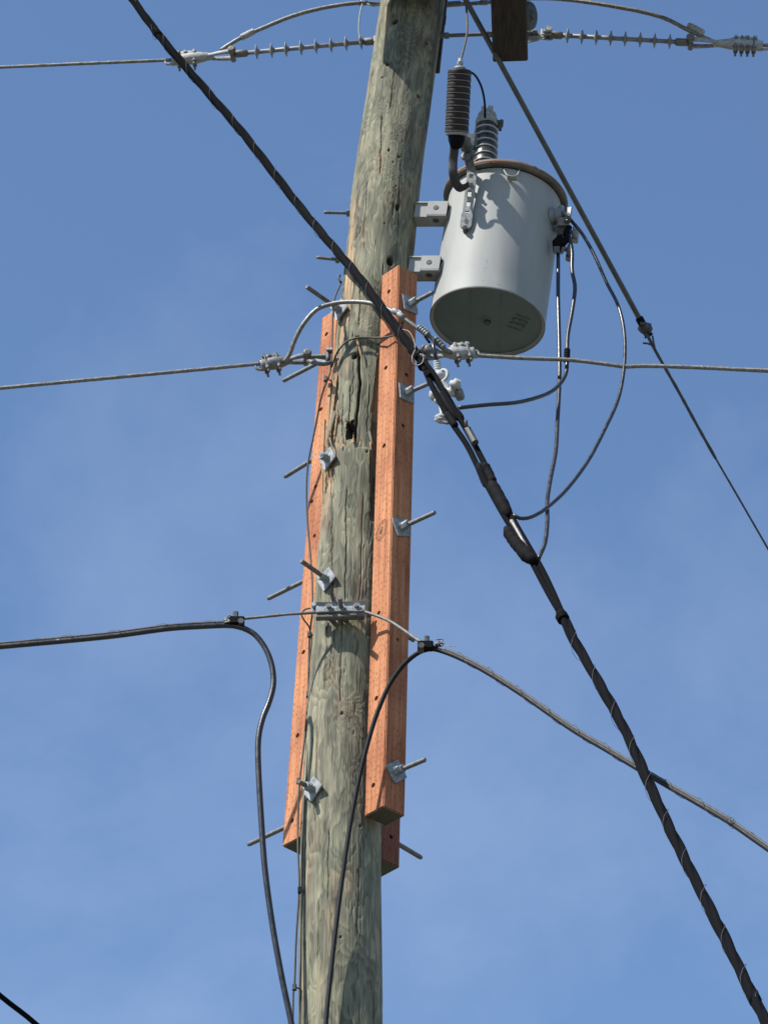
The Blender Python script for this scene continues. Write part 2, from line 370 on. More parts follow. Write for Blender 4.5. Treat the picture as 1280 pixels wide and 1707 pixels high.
    col = np.where(t3 < .5, dark + (midc - dark) * (t3 / .5), midc + (light - midc) * ((t3 - .5) / .5))
    green = np.clip(.5 + .8 * med, 0, 1)[..., None]
    col = col * (1 + (np.array([.94, 1.0, .97]) - 1) * green)
    grey_ = col.mean(-1, keepdims=True); col = (col * .80 + grey_ * .20) * np.array([1.035, 1.0, .93])
    # pinkish-brown stains
    st = np.clip((nz2(20, .16, 13) - .42) * 3.0, 0, 1)[..., None] * .45
    col = col * (1 - st) + np.array([.32, .22, .155]) * tone[..., None] * 1.5 * st
    disp = -.0012 + .0032 * nz2(5, .8, 41) + .0015 * nz2(14, .22, 42) + .0007 * (saw - .5) + .0005 * fine + .0003 * fine2 - .0007 * line
    for (px, py, rr, dd) in [(665, 258, .02, .0015), (612, 548, .03, .003), (578, 1186, .015, .003)]:
        s0, z0 = loc(px, py); disp += dd * np.exp(-((S - s0) / rr) ** 2 - ((Z - z0) / (rr * 1.5)) ** 2)
    # pixel row of every z, for shaping the damaged zone
    zrow = z
    def z_at(py): return P(600, py, Y0 - .12).z
    def curve_s(lst):
        a = sorted([(on_pole(x, y)[0].z, on_pole(x, y)[1] * .128) for x, y in lst]); return np.array([q[0] for q in a]), np.array([q[1] for q in a])
    fresh = np.zeros_like(h)
    # torn-off strip down the left flank: paler, ragged wood set back from the shaved face
    zz, ss = curve_s([(612, 240), (592, 330), (590, 400), (589, 470), (580, 530), (569, 575), (562, 620), (562, 690), (561, 740), (556, 800), (548, 860)])
    edge = np.interp(Z, zz, ss) + .006 * nz2(12, .06, 51)[..., :] + .004 * vnoise(Z * 0 + 3.3, Z / .018, 52)
    inz = np.clip((Z - z_at(900)) / .35, 0, 1) * np.clip((z_at(300) - Z) / .15, 0, 1)
    ms = np.clip((edge - S) / .004, 0, 1) * inz
    tier = np.clip((edge - .018 - S + .012 * vnoise(Z * 0 + 1.3, Z / .035, 53)) / .003, 0, 1) * inz
    disp -= ms * (.004 + .004 * np.abs(nz2(90, .20, 54))) + tier * .003
    lim = np.clip((z_at(555) - Z) / .06, 0, 1)
    fr_m = ms * (lim * .95 + (1 - lim) * np.clip((edge - S) / .010, 0, 1) * np.clip(1 - (edge - .050 - S) / .01, 0, 1) * .95) * np.clip(.75 + .6 * nz2(160, .12, 55), 0, 1)
    fresh = np.maximum(fresh, fr_m)
    # right-hand pale rib beside the gap
    zz, ss = curve_s([(640, 560), (629, 600), (622, 660), (616, 700), (614, 745)])
    e2 = np.interp(Z, zz, ss); in2 = np.clip((Z - z_at(690)) / .02, 0, 1) * np.clip((z_at(568) - Z) / .02, 0, 1)
    m2 = np.clip((S - e2) / .003, 0, 1) * in2; disp -= m2 * .012; fresh = np.maximum(fresh, m2 * .8)
    # wood torn out beside the right-hand timber
    zz, ss = curve_s([(641, 560), (632, 590), (625, 640), (620, 700), (617, 760), (617, 850)])
    e3 = np.interp(Z, zz, ss) + .002 * vnoise(Z * 0 + 8, Z / .02, 57); in3 = np.clip((Z - z_at(870)) / .12, 0, 1) * np.clip((z_at(572) - Z) / .04, 0, 1)
    disp -= np.clip((S - e3) / .006, 0, 1) * in3 * .050
    # checks and splits: (points), width, depth
    splits = [([(597, 574), (600, 640), (594, 700), (592, 735)], .0038, .034), ([(584, 640), (582, 690), (580, 722)], .0012, .010), ([(571, 655), (569, 700), (572, 752)], .0012, .009),
              ([(560, 640), (561, 688), (558, 728)], .003, .022), ([(556, 770), (553, 860), (553, 930), (554, 1010)], .0016, .012), ([(549, 800), (550, 830)], .002, .014),
              ([(577, 810), (577, 900), (575, 1000)], .0011, .007), ([(606, 820), (603, 900), (600, 1000)], .0010, .006), ([(570, 1010), (568, 1090), (567, 1170)], .0010, .006),
              ([(521, 1205), (518, 1270), (512, 1330), (508, 1420)], .0022, .012), ([(528, 1210), (526, 1300), (523, 1370)], .0020, .010), ([(508, 1320), (508, 1440), (507, 1600)], .0018, .010),
              ([(636, 190), (634, 290)], .0012, .008), ([(600, 150), (588, 250)], .0012, .008), ([(658, 110), (650, 180)], .001, .006), ([(530, 1500), (529, 1600)], .001, .006),
              ([(590, 430), (588, 480), (580, 540)], .0014, .01), ([(640, 440), (636, 520)], .0012, .008), ([(600, 470), (598, 545)], .001, .006), ([(545, 1040), (540, 1150)], .001, .006),
              ([(612, 300), (606, 400)], .001, .006), ([(668, 270), (662, 420)], .001, .007), ([(600, 1440), (596, 1560)], .001, .006), ([(548, 1380), (546, 1500)], .0009, .005),
              ([(617, 640), (612, 720)], .001, .008), ([(589, 600), (587, 660)], .001, .006)]
    inner = np.zeros_like(h)
    for idx, (pl, w, dp) in enumerate(splits):
        zz, ss = curve_s(pl); c = np.interp(Z, zz, ss) + .0022 * vnoise(Z * 0 + idx, Z / .03, 60 + idx)
        end = np.clip((Z - zz[0] + .004) / .03, 0, 1) * np.clip((zz[-1] + .004 - Z) / .03, 0, 1)
        ww = np.maximum(w * (.5 + .5 * end), .0016); inner = np.maximum(inner, np.minimum(end * 1.6, 1) * np.exp(-(np.abs(S - c) / ww) ** 4) * min(1, dp / .016)); disp -= dp * np.minimum(end * 1.6, 1) * np.exp(-(np.abs(S - c) / ww) ** 3)
    # the snapped step and the open hole
    s1, z1 = loc(583, 716)
    hole = (np.abs(S - s1 + .002 * vnoise(Z * 0, Z / .006, 90)) < .0135 + .003 * vnoise(Z * 0 + 2, Z / .009, 91)) & (Z > z1 - .036) & (Z < z1 + .034 + .018 * vnoise(S / .005 + 50, Z * 0, 92))
    disp = np.where(hole, disp - .085, disp); hd_ = hole.astype(float)
    for ax_ in (0, 1): hd_ = np.maximum(hd_, np.maximum(np.roll(hd_, 1, ax_), np.roll(hd_, -1, ax_)))
    inner = np.maximum(inner, hd_)
    jag = z_at(738) + .012 * vnoise(S / .006 + 90, Z * 0, 93) + .006 * vnoise(S / .0025 + 90, Z * 0, 94)
    sa = loc(562, 735)[0]; sb = loc(600, 735)[0]
    up = (Z > jag) & (Z < jag + .075) & (S > sa) & (S < sb); fade = np.clip(1 - (Z - jag) / .075, 0, 1)
    disp = np.where(up, disp - .0045 * fade, disp)
    frj = (np.abs(Z - jag) < .008 + .006 * vnoise(S / .003 + 30, Z * 0, 95)) & (S > sa - .002) & (S < sb + .012) & (vnoise(S / .004 + 70, Z / .01, 96) > -.15)
    fresh = np.maximum(fresh, frj * .85)
    zz, ss = curve_s([(597, 574), (600, 640), (594, 700), (592, 735)]); c0 = np.interp(Z, zz, ss)
    rs_ = (S > c0) & (Z > z_at(748)) & (Z < z_at(575)); disp = np.where(rs_, disp - .003, disp)
    # bolt holes, knots, climbing-spur gouges
    for (px, py, rr, dp, ecc) in [(658, 35, .012, .014, 1), (645, 106, .007, .02, 1), (697, 160, .008, .022, 1), (663, 345, .007, .02, 2.2), (651, 435, .012, .03, 1.6), (636, 128, .004, .01, 1),
                                  (711, 72, .006, .015, 1), (590, 592, .0095, .035, 1.3), (596, 562, .006, .015, 1), (648, 250, .0045, .01, 1.4), (665, 262, .004, .01, 1), (570, 1188, .005, .008, 1),
                                  (568, 1562, .004, .006, 1), (612, 752, .004, .01, 1), (655, 270, .003, .008, 1), (641, 372, .003, .008, 1), (716, 106, .005, .012, 1), (660, 310, .003, .008, 1), (601, 1376, .005, .008, 1), (579, 1012, .003, .006, 1),
                                  (518, 860, .004, .01, 1), (548, 740, .006, .02, 2.5), (562, 700, .009, .03, 1.6)]:
        s0, z0 = loc(px, py); q = np.sqrt(((S - s0) / rr) ** 2 + ((Z - z0) / (rr * ecc)) ** 2); disp -= dp * np.clip(1.25 - q, 0, 1) ** .5 * (q < 1.25); inner = np.maximum(inner, (q < 1.1) * min(1, dp / .012))
    # spur marks: many little vertical nicks
    rnd = random.Random(5)
    for k_ in range(60):
        t_ = rnd.uniform(-1.4, 1.4) * .128; zc = rnd.uniform(6.2, 10.7); w = rnd.uniform(.0013, .0026); hgt = rnd.uniform(.006, .03)
        sel = np.where(np.abs(z - zc) < hgt * 3)[0]
        if len(sel):
            q = np.exp(-((S[sel] - t_) / w) ** 2 - ((Z[sel] - zc) / hgt) ** 2); disp[sel] -= q * rnd.uniform(.003, .008)
    col = col * (1 - .9 * inner[..., None]) + np.array([.045, .032, .028]) * .9 * inner[..., None]   # unweathered brown wood, painted darker to add shade inside splits and holes
    freshc = np.array([.56, .39, .24]) * (1 + .35 * nz2(200, .10, 56)[..., None])
    col = col * (1 - fresh[..., None]) + freshc * fresh[..., None]
    # tan worn streaks low on the pole
    for (px, py, sx, sz, a) in [(532, 1640, .012, .05, .6), (552, 1456, .008, .03, .4), (527, 1250, .004, .12, .8), (523, 1350, .003, .05, .6), (547, 1530, .009, .05, .35), (555, 900, .004, .03, .4), (640, 240, .01, .06, .35), (644, 25, .012, .10, .7), (608, 245, .008, .05, .5)]:
        s0, z0 = loc(px, py); g = a * np.exp(-((S - s0) / sx) ** 2 - ((Z - z0) / sz) ** 2)[..., None] * np.clip(.7 + .8 * fine, 0, 1)[..., None]
        col = col * (1 - g) + np.array([.44, .32, .20]) * g
    Rr = pole_r(Z) + disp; Xc = pole_x(z)[:, None]
    X = Xc + Rr * np.sin(TH); Y = Y0 - Rr * np.cos(TH)
    V = np.stack([X, Y, Z], -1).reshape(-1, 3); nr, nc = Z.shape
    idx = np.arange(nr * nc).reshape(nr, nc); nxt = np.roll(idx, -1, 1)
    F = np.stack([idx[:-1], nxt[:-1], nxt[1:], idx[1:]], -1).reshape(-1, 4)
    base = Vector((float(pole_x(0)), Y0, 0))
    root = thing('utility_pole', base, 'tall weathered grey-green wooden utility pole, split in the middle and leaning right at the top', 'utility pole')
    V = V - np.array(base)
    me = bpy.data.meshes.new('shaft'); me.vertices.add(len(V)); me.vertices.foreach_set('co', V.ravel())
    nf = len(F); me.loops.add(nf * 4); me.loops.foreach_set('vertex_index', F.ravel()); me.polygons.add(nf)
    me.polygons.foreach_set('loop_start', np.arange(0, nf * 4, 4)); me.polygons.foreach_set('use_smooth', np.ones(nf, bool)); me.update(); me.validate()
    ca = me.attributes.new('wood_tone', 'FLOAT_COLOR', 'POINT')
    c4 = np.concatenate([np.clip(col * .69, 0, 1).reshape(-1, 3), np.ones((nr * nc, 1))], 1); ca.data.foreach_set('color', c4.astype(np.float32).ravel())
    me.materials.append(pole_mat()); o = bpy.data.objects.new('shaft', me); COL.objects.link(o); o.parent = root
    # splinters standing off the break
    def splinter(pts, w0, w1, mat, t=.006):
        pp = [on_pole(x, y, l)[0] for x, y, l in pts]; nrm = on_pole(*pts[len(pts) // 2][:2])[2]; path = smooth(pp, .012); mb = MB(); n_ = len(path)
        rr = random.Random(int(pts[0][0] * 7 + pts[0][1])); vs = []
        side = nrm.cross((path[-1] - path[0]).normalized()).normalized()
        for i, p in enumerate(path):
            w = (w0 + (w1 - w0) * i / (n_ - 1)) * (.8 + .4 * rr.random()); tt = t * (1 - .6 * i / (n_ - 1))
            vs += [p - side * w + nrm * tt * .2, p + nrm * tt, p + side * w + nrm * tt * .1, p - nrm * tt]
        fs = [[i * 4 + k_, i * 4 + (k_ + 1) % 4, i * 4 + 4 + (k_ + 1) % 4, i * 4 + 4 + k_] for i in range(n_ - 1) for k_ in range(4)] + [[3, 2, 1, 0], [n_ * 4 - 4, n_ * 4 - 3, n_ * 4 - 2, n_ * 4 - 1]]
        mb.add(vs, fs).build('splinter', mat, root)
    splinter([(595, 565, -.002), (600, 585, .008), (604, 603, .004)], .0055, .002, FRESH)
    splinter([(558, 686, .004), (552, 712, .010), (545, 738, .010)], .007, .003, GREYSPL)
    splinter([(545, 712, .002), (552, 740, .010), (556, 756, .006)], .006, .003, GREYSPL)
    splinter([(546, 722, .0), (544, 745, .004), (543, 762, .002)], .004, .0015, FRESH)
    splinter([(616, 720, .006), (619, 735, .010), (620, 742, .008)], .006, .003, GREYSPL)
    splinter([(617, 738, .004), (618, 750, .008)], .004, .0015, FRESH)
    splinter([(567, 697, .002), (570, 712, .006)], .003, .001, FRESH)
    splinter([(590, 738, .0), (589, 724, .005)], .004, .001, FRESH)
    splinter([(574, 740, .0), (572, 728, .005)], .003, .001, FRESH)
    splinter([(550, 640, .002), (548, 700, .006), (546, 760, .002)], .006, .004, FRESH, .008)
    splinter([(541, 700, .002), (538, 780, .003), (537, 840, .0)], .006, .003, FRESH, .006)
    splinter([(546, 780, .0), (547, 800, .006)], .003, .001, FRESH)
    splinter([(541, 784, .0), (542, 806, .006)], .003, .001, FRESH)
    splinter([(551, 782, .0), (552, 802, .006)], .003, .001, FRESH)
    splinter([(562, 612, -.004), (556, 660, .0), (551, 706, .002), (549, 735, .0)], .011, .007, FRESH, .010)
    splinter([(552, 700, -.002), (546, 760, .0), (541, 820, -.002)], .009, .004, FRESH, .008)
    # small fragments of wood held at the crown of the crack
    splinter([(592, 560, .0), (602, 563, .006)], .003, .001, FRESH)
    # crack-edge staples
    return root
POLE = build_pole()

# ------------------------------------------------------------------ splint timbers
FN = Vector((math.sin(R(42)), -math.cos(R(42)), 0))      # outward normal of the right-hand faces
def timber(top, bot, label, holes, seed, w=.0935):
    top = Vector(top); bot = Vector(bot); zt = (top - bot).normalized(); xt = (FN - zt * FN.dot(zt)).normalized(); yt = zt.cross(xt)
    Lg = (top - bot).length; M = Matrix((xt, yt, zt)).transposed().to_4x4(); M.translation = bot
    bm = bmesh.new(); bmesh.ops.create_cube(bm, size=1)
    for v in bm.verts: v.co = Vector((v.co.x * w, v.co.y * w, (v.co.z + .5) * Lg))
    bmesh.ops.bevel(bm, geom=list(bm.edges), offset=.0035, segments=2, affect='EDGES')
    me = bpy.data.meshes.new('splint_timber'); bm.to_mesh(me); bm.free(); me.materials.append(timber_mat(seed))
    o = bpy.data.objects.new('splint_timber', me); COL.objects.link(o); o.matrix_world = M; Mi = M.inverted()
    bc = bmesh.new()
    for (px, py, face, rad) in holes:
        # find the point of the face seen along that bearing
        nl = Vector((1, 0, 0)) if face == 'R' else Vector((0, -1, 0))
        ro = Mi @ ORG; rd = (Mi.to_3x3() @ ray(px, py)); t_ = (w / 2 - ro.dot(nl)) / rd.dot(nl); q = ro + rd * t_
        q.x = max(-.036, min(.036, q.x)) if face == 'L' else q.x; q.y = max(-.036, min(.036, q.y)) if face == 'R' else q.y
        rot = (Matrix.Rotation(R(90), 4, 'Y') if face == 'R' else Matrix.Rotation(R(90), 4, 'X'))
        bmesh.ops.create_cone(bc, cap_ends=True, segments=14, radius1=rad, radius2=rad, depth=.06, matrix=Matrix.Translation(q) @ rot)
    if holes:
        mc = bpy.data.meshes.new('c'); bc.to_mesh(mc); oc = bpy.data.objects.new('c', mc); COL.objects.link(oc); oc.matrix_world = M
        md = o.modifiers.new('b', 'BOOLEAN'); md.object = oc; md.operation = 'DIFFERENCE'; md.solver = 'EXACT'
        bpy.context.view_layer.update(); dg = bpy.context.evaluated_depsgraph_get()
        me2 = bpy.data.meshes.new_from_object(o.evaluated_get(dg)); o.modifiers.clear(); o.data = me2
        bpy.data.objects.remove(oc); bpy.data.meshes.remove(mc)
    bc.free()
    tag(o, label, 'timber', 'orange timbers splinting the cracked pole'); return o, M
T_FR, M_FR = timber(P(666, 459, 9.352), P(641, 1361, 9.372), 'orange treated timber bolted to the front right of the pole under the transformer',
    [(648, 486, 'L', .009), (643, 613, 'L', .009), (640, 743, 'L', .009), (631, 1022, 'L', .009), (627, 1164, 'L', .009), (622, 1309, 'L', .009),
     (678, 625, 'R', .009), (672, 710, 'R', .008), (663, 1066, 'R', .006), (676, 560, 'R', .007)], 1)
T_L, M_L = timber(P(566, 530, 9.645), P(503, 1412, 9.635), 'orange treated timber showing behind the left edge of the pole, ground wire across it',
    [(544, 557, 'L', .009), (535, 682, 'L', .009), (526, 811, 'L', .009), (520, 836, 'L', .008), (524, 893, 'L', .008), (506, 1087, 'L', .009), (496, 1226, 'L', .009), (487, 1368, 'L', .009)], 2)
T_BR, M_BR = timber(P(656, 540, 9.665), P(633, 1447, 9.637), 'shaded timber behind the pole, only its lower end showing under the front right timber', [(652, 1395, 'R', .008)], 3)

# grading stamp on the lit face of the front right timber
def stamp():
    yt = M_FR.to_3x3() @ Vector((0, -1, 0)); up = (M_FR.to_3x3() @ Vector((0, 0, 1))); sd = up.cross(yt).normalized()
    ro = M_FR.inverted() @ ORG; rd = M_FR.inverted().to_3x3() @ ray(636, 884); t_ = (.0935 / 2 + ro.y) / -rd.y; c = M_FR @ (ro + rd * t_) + yt * .0006
    # slanted so the long way runs up the timber
    ex = (up * .93 + sd * .36).normalized(); ey = (sd * -.93 + up * .36).normalized(); ey = (ey - ex * ey.dot(ex)).normalized()
    def ring(mb, a, b_, w):
        vs = []; n_ = 40
        for k in range(n_):
            t2 = 2 * math.pi * k / n_; vs += [c + ex * math.cos(t2) * a + ey * math.sin(t2) * b_, c + ex * math.cos(t2) * (a - w) + ey * math.sin(t2) * (b_ - w)]
        mb.add(vs, [[2 * k, 2 * k + 1, (2 * k + 3) % (2 * n_), (2 * k + 2) % (2 * n_)] for k in range(n_)])
    mb = MB(); ring(mb, .042, .026, .0022); ring(mb, .027, .014, .0018)
    # little radial strokes: the unreadable lettering that runs round the rim
    for k in range(26):
        t2 = 2 * math.pi * k / 26 + .05; l0, l1 = (.74, .90) if k % 3 else (.78, .88)
        for off in (0, .07) if k % 2 else (.03,):
            t3 = t2 + off; p0 = c + ex * math.cos(t3) * .042 * l0 + ey * math.sin(t3) * .026 * l0; p1 = c + ex * math.cos(t3) * .042 * l1 + ey * math.sin(t3) * .026 * l1
            d = (p1 - p0).normalized(); s_ = d.cross(yt) * .0009; mb.add([p0 - s_, p0 + s_, p1 + s_, p1 - s_], [[0, 1, 2, 3]])
    o = mb.build('stamp', STAMP, None, origin=c); o.parent = T_FR; o.matrix_parent_inverse = M_FR.inverted()
    tx = text_mesh('ISSA', .016, c + yt * .0003, ex, ey * -1, yt, STAMP, 'lettering'); tx.parent = T_FR; tx.matrix_parent_inverse = M_FR.inverted()
def text_mesh(body, size, c, ex, ey, n_, mat, name, bold=.0004, sc=(1, 1)):
    cu = bpy.data.curves.new('t', 'FONT'); cu.body = body; cu.size = size; cu.align_x = 'CENTER'; cu.align_y = 'CENTER'; cu.extrude = .0002; cu.offset = bold
    ot = bpy.data.objects.new('t', cu); COL.objects.link(ot); bpy.context.view_layer.update()
    me = bpy.data.meshes.new_from_object(ot.evaluated_get(bpy.context.evaluated_depsgraph_get())); bpy.data.objects.remove(ot); bpy.data.curves.remove(cu)
    o = bpy.data.objects.new(name, me); me.materials.clear(); me.materials.append(mat); COL.objects.link(o)
    ex = ex.normalized(); n_ = n_.normalized(); ey2 = n_.cross(ex)
    Mx = Matrix((ex * sc[0], ey2 * sc[1], n_)).transposed().to_4x4(); Mx.translation = c; o.matrix_world = Mx; return o
stamp()

# ------------------------------------------------------------------ threaded rods with nuts and square washers
def rod(tip, base, Yb, label, washer=None, bare=None, r=.0088, dirn=None, wsz=.066, wrot=45, inset=.02, nm='threaded_rod', group='threaded rods through the pole and timbers', exact=False):
    b0 = Vector(base) if isinstance(base, (Vector,)) else P(base[0], base[1], Yb)
    t0 = Pz(tip[0], tip[1], b0.z) if not exact else tip
    d = (t0 - b0).normalized(); root = thing(nm, b0, label, 'bolt', group)
    path = []; L_ = (t0 - b0).length; n_ = max(4, int(L_ / .0046)); start = b0 - d * inset
    pts = [start + d * ((L_ + inset) * k / n_) for k in range(n_ + 1)]
    mb = MB(); cnt = [0]
    def rr(t_): cnt[0] += 1; return r * (1.0 if cnt[0] % 2 else .84) * (.80 if t_ > .995 else 1)
    mb.tube(pts, rr, 10); mb.build('rod', GALVD, root)
    if washer is not None:
        nrm = washer.normalized(); up = Vector((0, 0, 1)); s_ = up.cross(nrm).normalized(); up2 = nrm.cross(s_)
        a1 = s_ * math.cos(R(wrot)) + up2 * math.sin(R(wrot)); a2 = -s_ * math.sin(R(wrot)) + up2 * math.cos(R(wrot))
        MB().box(b0 + nrm * .004, [a1, a2, nrm], (wsz, wsz, .006), .002).build('square_washer', GALV, root)
        MB().lathe([(.017, 0), (.0175, .002), (.016, .003)], b0 + nrm * .0075, nrm, 16).build('round_washer', GALV, root)
        MB().cyl(b0 + nrm * .011, b0 + nrm * .011 + d * .015, .0155, hexa=True).build('nut', GALV, root)
        MB().cyl(b0 + nrm * .027, b0 + nrm * .027 + d * .010, .0150, hexa=True).build('lock_nut', GALV, root)
    return root
def face_pt(M, px, py, face='R', w=.0935):
    nl = Vector((1, 0, 0)) if face == 'R' else Vector((0, -1, 0)); Mi = M.inverted()
    ro = Mi @ ORG; rd = Mi.to_3x3() @ ray(px, py); return M @ (ro + rd * ((w / 2 - ro.dot(nl)) / rd.dot(nl)))
for (tp, bp_, wr, lb) in [((722, 487), (682, 508), 8, 'threaded rod and square washer on the front right timber, topmost, just below the transformer bracket'),
                          ((720, 637), (676, 656), 5, 'threaded rod and washer on the front right timber, its tip behind the black bundle'),
                          ((725, 854), (668, 880), 24, 'threaded rod and tilted washer on the front right timber, beside the round stamp'),
                          ((709, 1266), (659, 1287), 38, 'threaded rod and diamond-set washer near the bottom of the front right timber')]:
    rod(tp, face_pt(M_FR, *bp_), None, lb, washer=FN, wrot=wr, inset=.03)
for (tp, bp_, wr, lb) in [((511, 478), (567, 517), 30, 'threaded rod and square washer on the pole at the top of the left timber'),
                          ((502, 935), (546, 966), 30, 'threaded rod and square washer on the pole just above the three-bolt clamp'),
                          ((498, 1303), (523, 1316), 40, 'short threaded rod and diamond-set washer low on the left of the pole')]:
    p, th, nn = on_pole(bp_[0], bp_[1], .003)
    rod(tp, p, None, lb, washer=Vector((-.72, -.69, 0)), wrot=wr, inset=.05)
p, th, nn = on_pole(548, 765, .006)
rod((535, 757), p, None, 'stub of threaded rod in a pale square washer beside the splintered break', washer=nn, wrot=25, inset=.05)
for (tp, bs, lb) in [((472, 635), (534, 603), 'threaded rod sticking out behind the left timber, under the left dead-end clamp'),
                     ((475, 795), (522, 766), 'threaded rod sticking out behind the left timber, level with the pale square washer'),
                     ((447, 998), (506, 969), 'threaded rod sticking out behind the left timber, above the three-bolt clamp'),
                     ((414, 1408), (482, 1376), 'threaded rod crossing behind the left drop loop, at the foot of the left timber')]:
    rod(tp, P(bs[0], bs[1], 9.70), None, lb, inset=.04)
rod((690, 1068), P(668, 1054, 9.69), None, 'rounded tip of a threaded rod behind the front right timber near the right cable clamp', inset=.04)
rod((702, 1430), P(655, 1402, 9.68), None, 'threaded rod pointing away from the shaded timber at the back of the pole', inset=.04)
q1 = P(584, 355, 9.50); q2 = P(566, 433, 9.50)
for tp, q, lb in (((540, 354), q1, 'short steel bolt end on the pole, upper of two above the left timber'), ((528, 429), q2, 'short steel bolt end beside the black cable bundle, lower of two above the left timber')):
    rt = rod(P(tp[0], tp[1], 9.50), q, None, lb, exact=True, inset=.05, r=.0072, group='short bolt ends on the pole')
    d = (P(tp[0], tp[1], 9.50) - q).normalized(); MB().cyl(q, q + d * .014, .014, hexa=True).build('nut', GALVD, rt)

# ------------------------------------------------------------------ transformer
TB = P(812, 538, 9.52); TT = P(842, 336, 9.50); AX = (TT - TB).normalized(); TL = (TT - TB).length; TR = .2125
def build_transformer():
    root = thing('pole_transformer', TB, 'pale grey cylindrical transformer can hung on the right side of the pole', 'transformer')
    a = AX
    _, s, u = frame_of(a, Vector((0, -1, 0)))     # s to the side, u towards the camera
    front = u if u.y < 0 else -u
    rt = Vector((1, 0, 0)); rt = (rt - a * rt.dot(a)).normalized(); front = rt.cross(a); front = front if front.y < 0 else -front
    prof = [(TR - .012, .010), (TR - .006, .009), (TR - .004, .0), (TR, .001), (TR + .001, .006), (TR, .012), (TR, .10), (TR, .30), (TR, TL - .012)]
    mb = MB(); mb.lathe(prof, TB, a, 96, closed=False); mb.build('tank', TANK, root)
    # bottom plate, recessed inside the rim, slightly dished with two swage lines
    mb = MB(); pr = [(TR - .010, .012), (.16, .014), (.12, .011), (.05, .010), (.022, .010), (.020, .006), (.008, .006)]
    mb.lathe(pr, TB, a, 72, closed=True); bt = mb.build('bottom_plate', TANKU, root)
    MB().lathe([(.013, -.004), (.013, .007)], TB, a, 6).build('drain_plug', STEELD, bt)
    for off in (-.065, .045):
        MB().box(TB + rt * off + a * .011, [rt, front, a], (.004, .33, .003), .001).build('weld_seam', TANKU, bt)
    # bead of rust along the lower rim
    ring = [TB + (rt * math.cos(t_) + front * math.sin(t_)) * (TR - .001) + a * .0005 for t_ in [2 * math.pi * k / 96 for k in range(97)]]
    MB().tube(ring, .0016, 6).build('rim_bead', BAND, bt)
    tx = text_mesh('1331', .088, TB + rt * .118 + front * .008 + a * .0075, front * .93 + rt * .36, rt, -a, INK, 'handwritten_number', -.0008, (.62, 1))
    bpy.context.view_layer.update(); tx.parent = root; tx.matrix_parent_inverse = Matrix.Translation(-TB)
    # lid with clamp band
    L0 = TL - .012
    mb = MB(); mb.lathe([(TR + .002, L0 + .004), (TR + .016, L0 + .004), (TR + .021, L0 + .008), (TR + .022, L0 + .024), (TR + .016, L0 + .031), (TR + .002, L0 + .038), (TR + .002, L0 + .004)], TB, a, 96, closed=False)
    band = mb.build('lid_band', BAND, root)
    MB().lathe([(TR + .004, L0 + .030), (TR - .01, L0 + .040), (.12, L0 + .062), (.05, L0 + .070), (.01, L0 + .071)], TB, a, 72).build('lid', TANK, root)
    MB().lathe([(TR + .0222, L0 + .014), (TR + .0228, L0 + .016), (TR + .0222, L0 + .019)], TB, a, 96, closed=False).build('band_edge', RUST, band)
    # high voltage bushing
    bb = TB + a * (L0 + .060) - rt * .088 - front * .01
    tipw = P(811, 208, bb.y); ba = (tipw - bb).normalized(); Lb = (tipw - bb).length
    pr = [(.060, -.015), (.060, .01), (.050, .016), (.046, .02)]
    MB().lathe(pr, bb, ba, 32).build('bushing_flange', ALUB, root)
    pr = []; n_ = 9; h0 = .02; hs = (Lb - .03) / n_
    for k in range(n_):
        z_ = h0 + k * hs; rr = .0475 - .0005 * k
        pr += [(.042, z_), (rr + .0015, z_ + hs * .10), (rr + .002, z_ + hs * .22), (rr + .001, z_ + hs * .60), (rr - .002, z_ + hs * .90), (.042, z_ + hs * .99)]
    hvb = MB().lathe(pr, bb, ba, 40).build('bushing', PORC2, root)
    for k in range(n_):
        z_ = h0 + k * hs; MB().lathe([(.0475 - .0005 * k + .0010, z_ + hs * .08), (.0475 - .0005 * k + .0030, z_ + hs * .15), (.0475 - .0005 * k + .0018, z_ + hs * .24)], bb, ba, 40, closed=False).build('shed_rim_glint', SHEDGLINT, hvb)
    tp = bb + ba * (Lb - .012)
    cap = MB().lathe([(.043, 0), (.044, .03), (.040, .036), (.036, .060), (.026, .075), (.012, .082)], tp, ba, 14).build('terminal_cap', ALUB, root)
    mb = MB(); mb.box(tp + ba * .055 + rt * .012 + front * .03, [rt, front, ba], (.020, .016, .05), .004); mb.box(tp + ba * .05 - rt * .016 + front * .032, [rt, front, ba], (.014, .014, .045), .003)
    mb.build('terminal_clamp', ALUB, cap)
    mb = MB(); q = tp + ba * .022 + rt * .052; mb.cyl(q - rt * .012, q + rt * .004, .016, 12); mb.cyl(q + rt * .004 - front * .012, q + rt * .004 + front * .022, .008, 8); mb.box(q + ba * -.012, [rt, front, ba], (.012, .02, .03), .002); mb.build('terminal_bolt', STEELD, cap)
    # lifting lug (small bent wire clip)
    l0 = surf(838, 282); l1 = surf(846, 300); l2 = surf(860, 300); l3 = surf(866, 283); f_ = front * .012
    mb = MB(); mb.tube(smooth([l0 + f_ * .2, l1 + f_ * 2.2, l2 + f_ * 2.2, l3 + f_ * .2], .008), .0028, 6); mb.box((l1 + l2) / 2 + f_ * 1.2 - a * .004, [rt, front, a], (.034, .022, .005), .001); mb.build('lifting_clip', TANK, root)
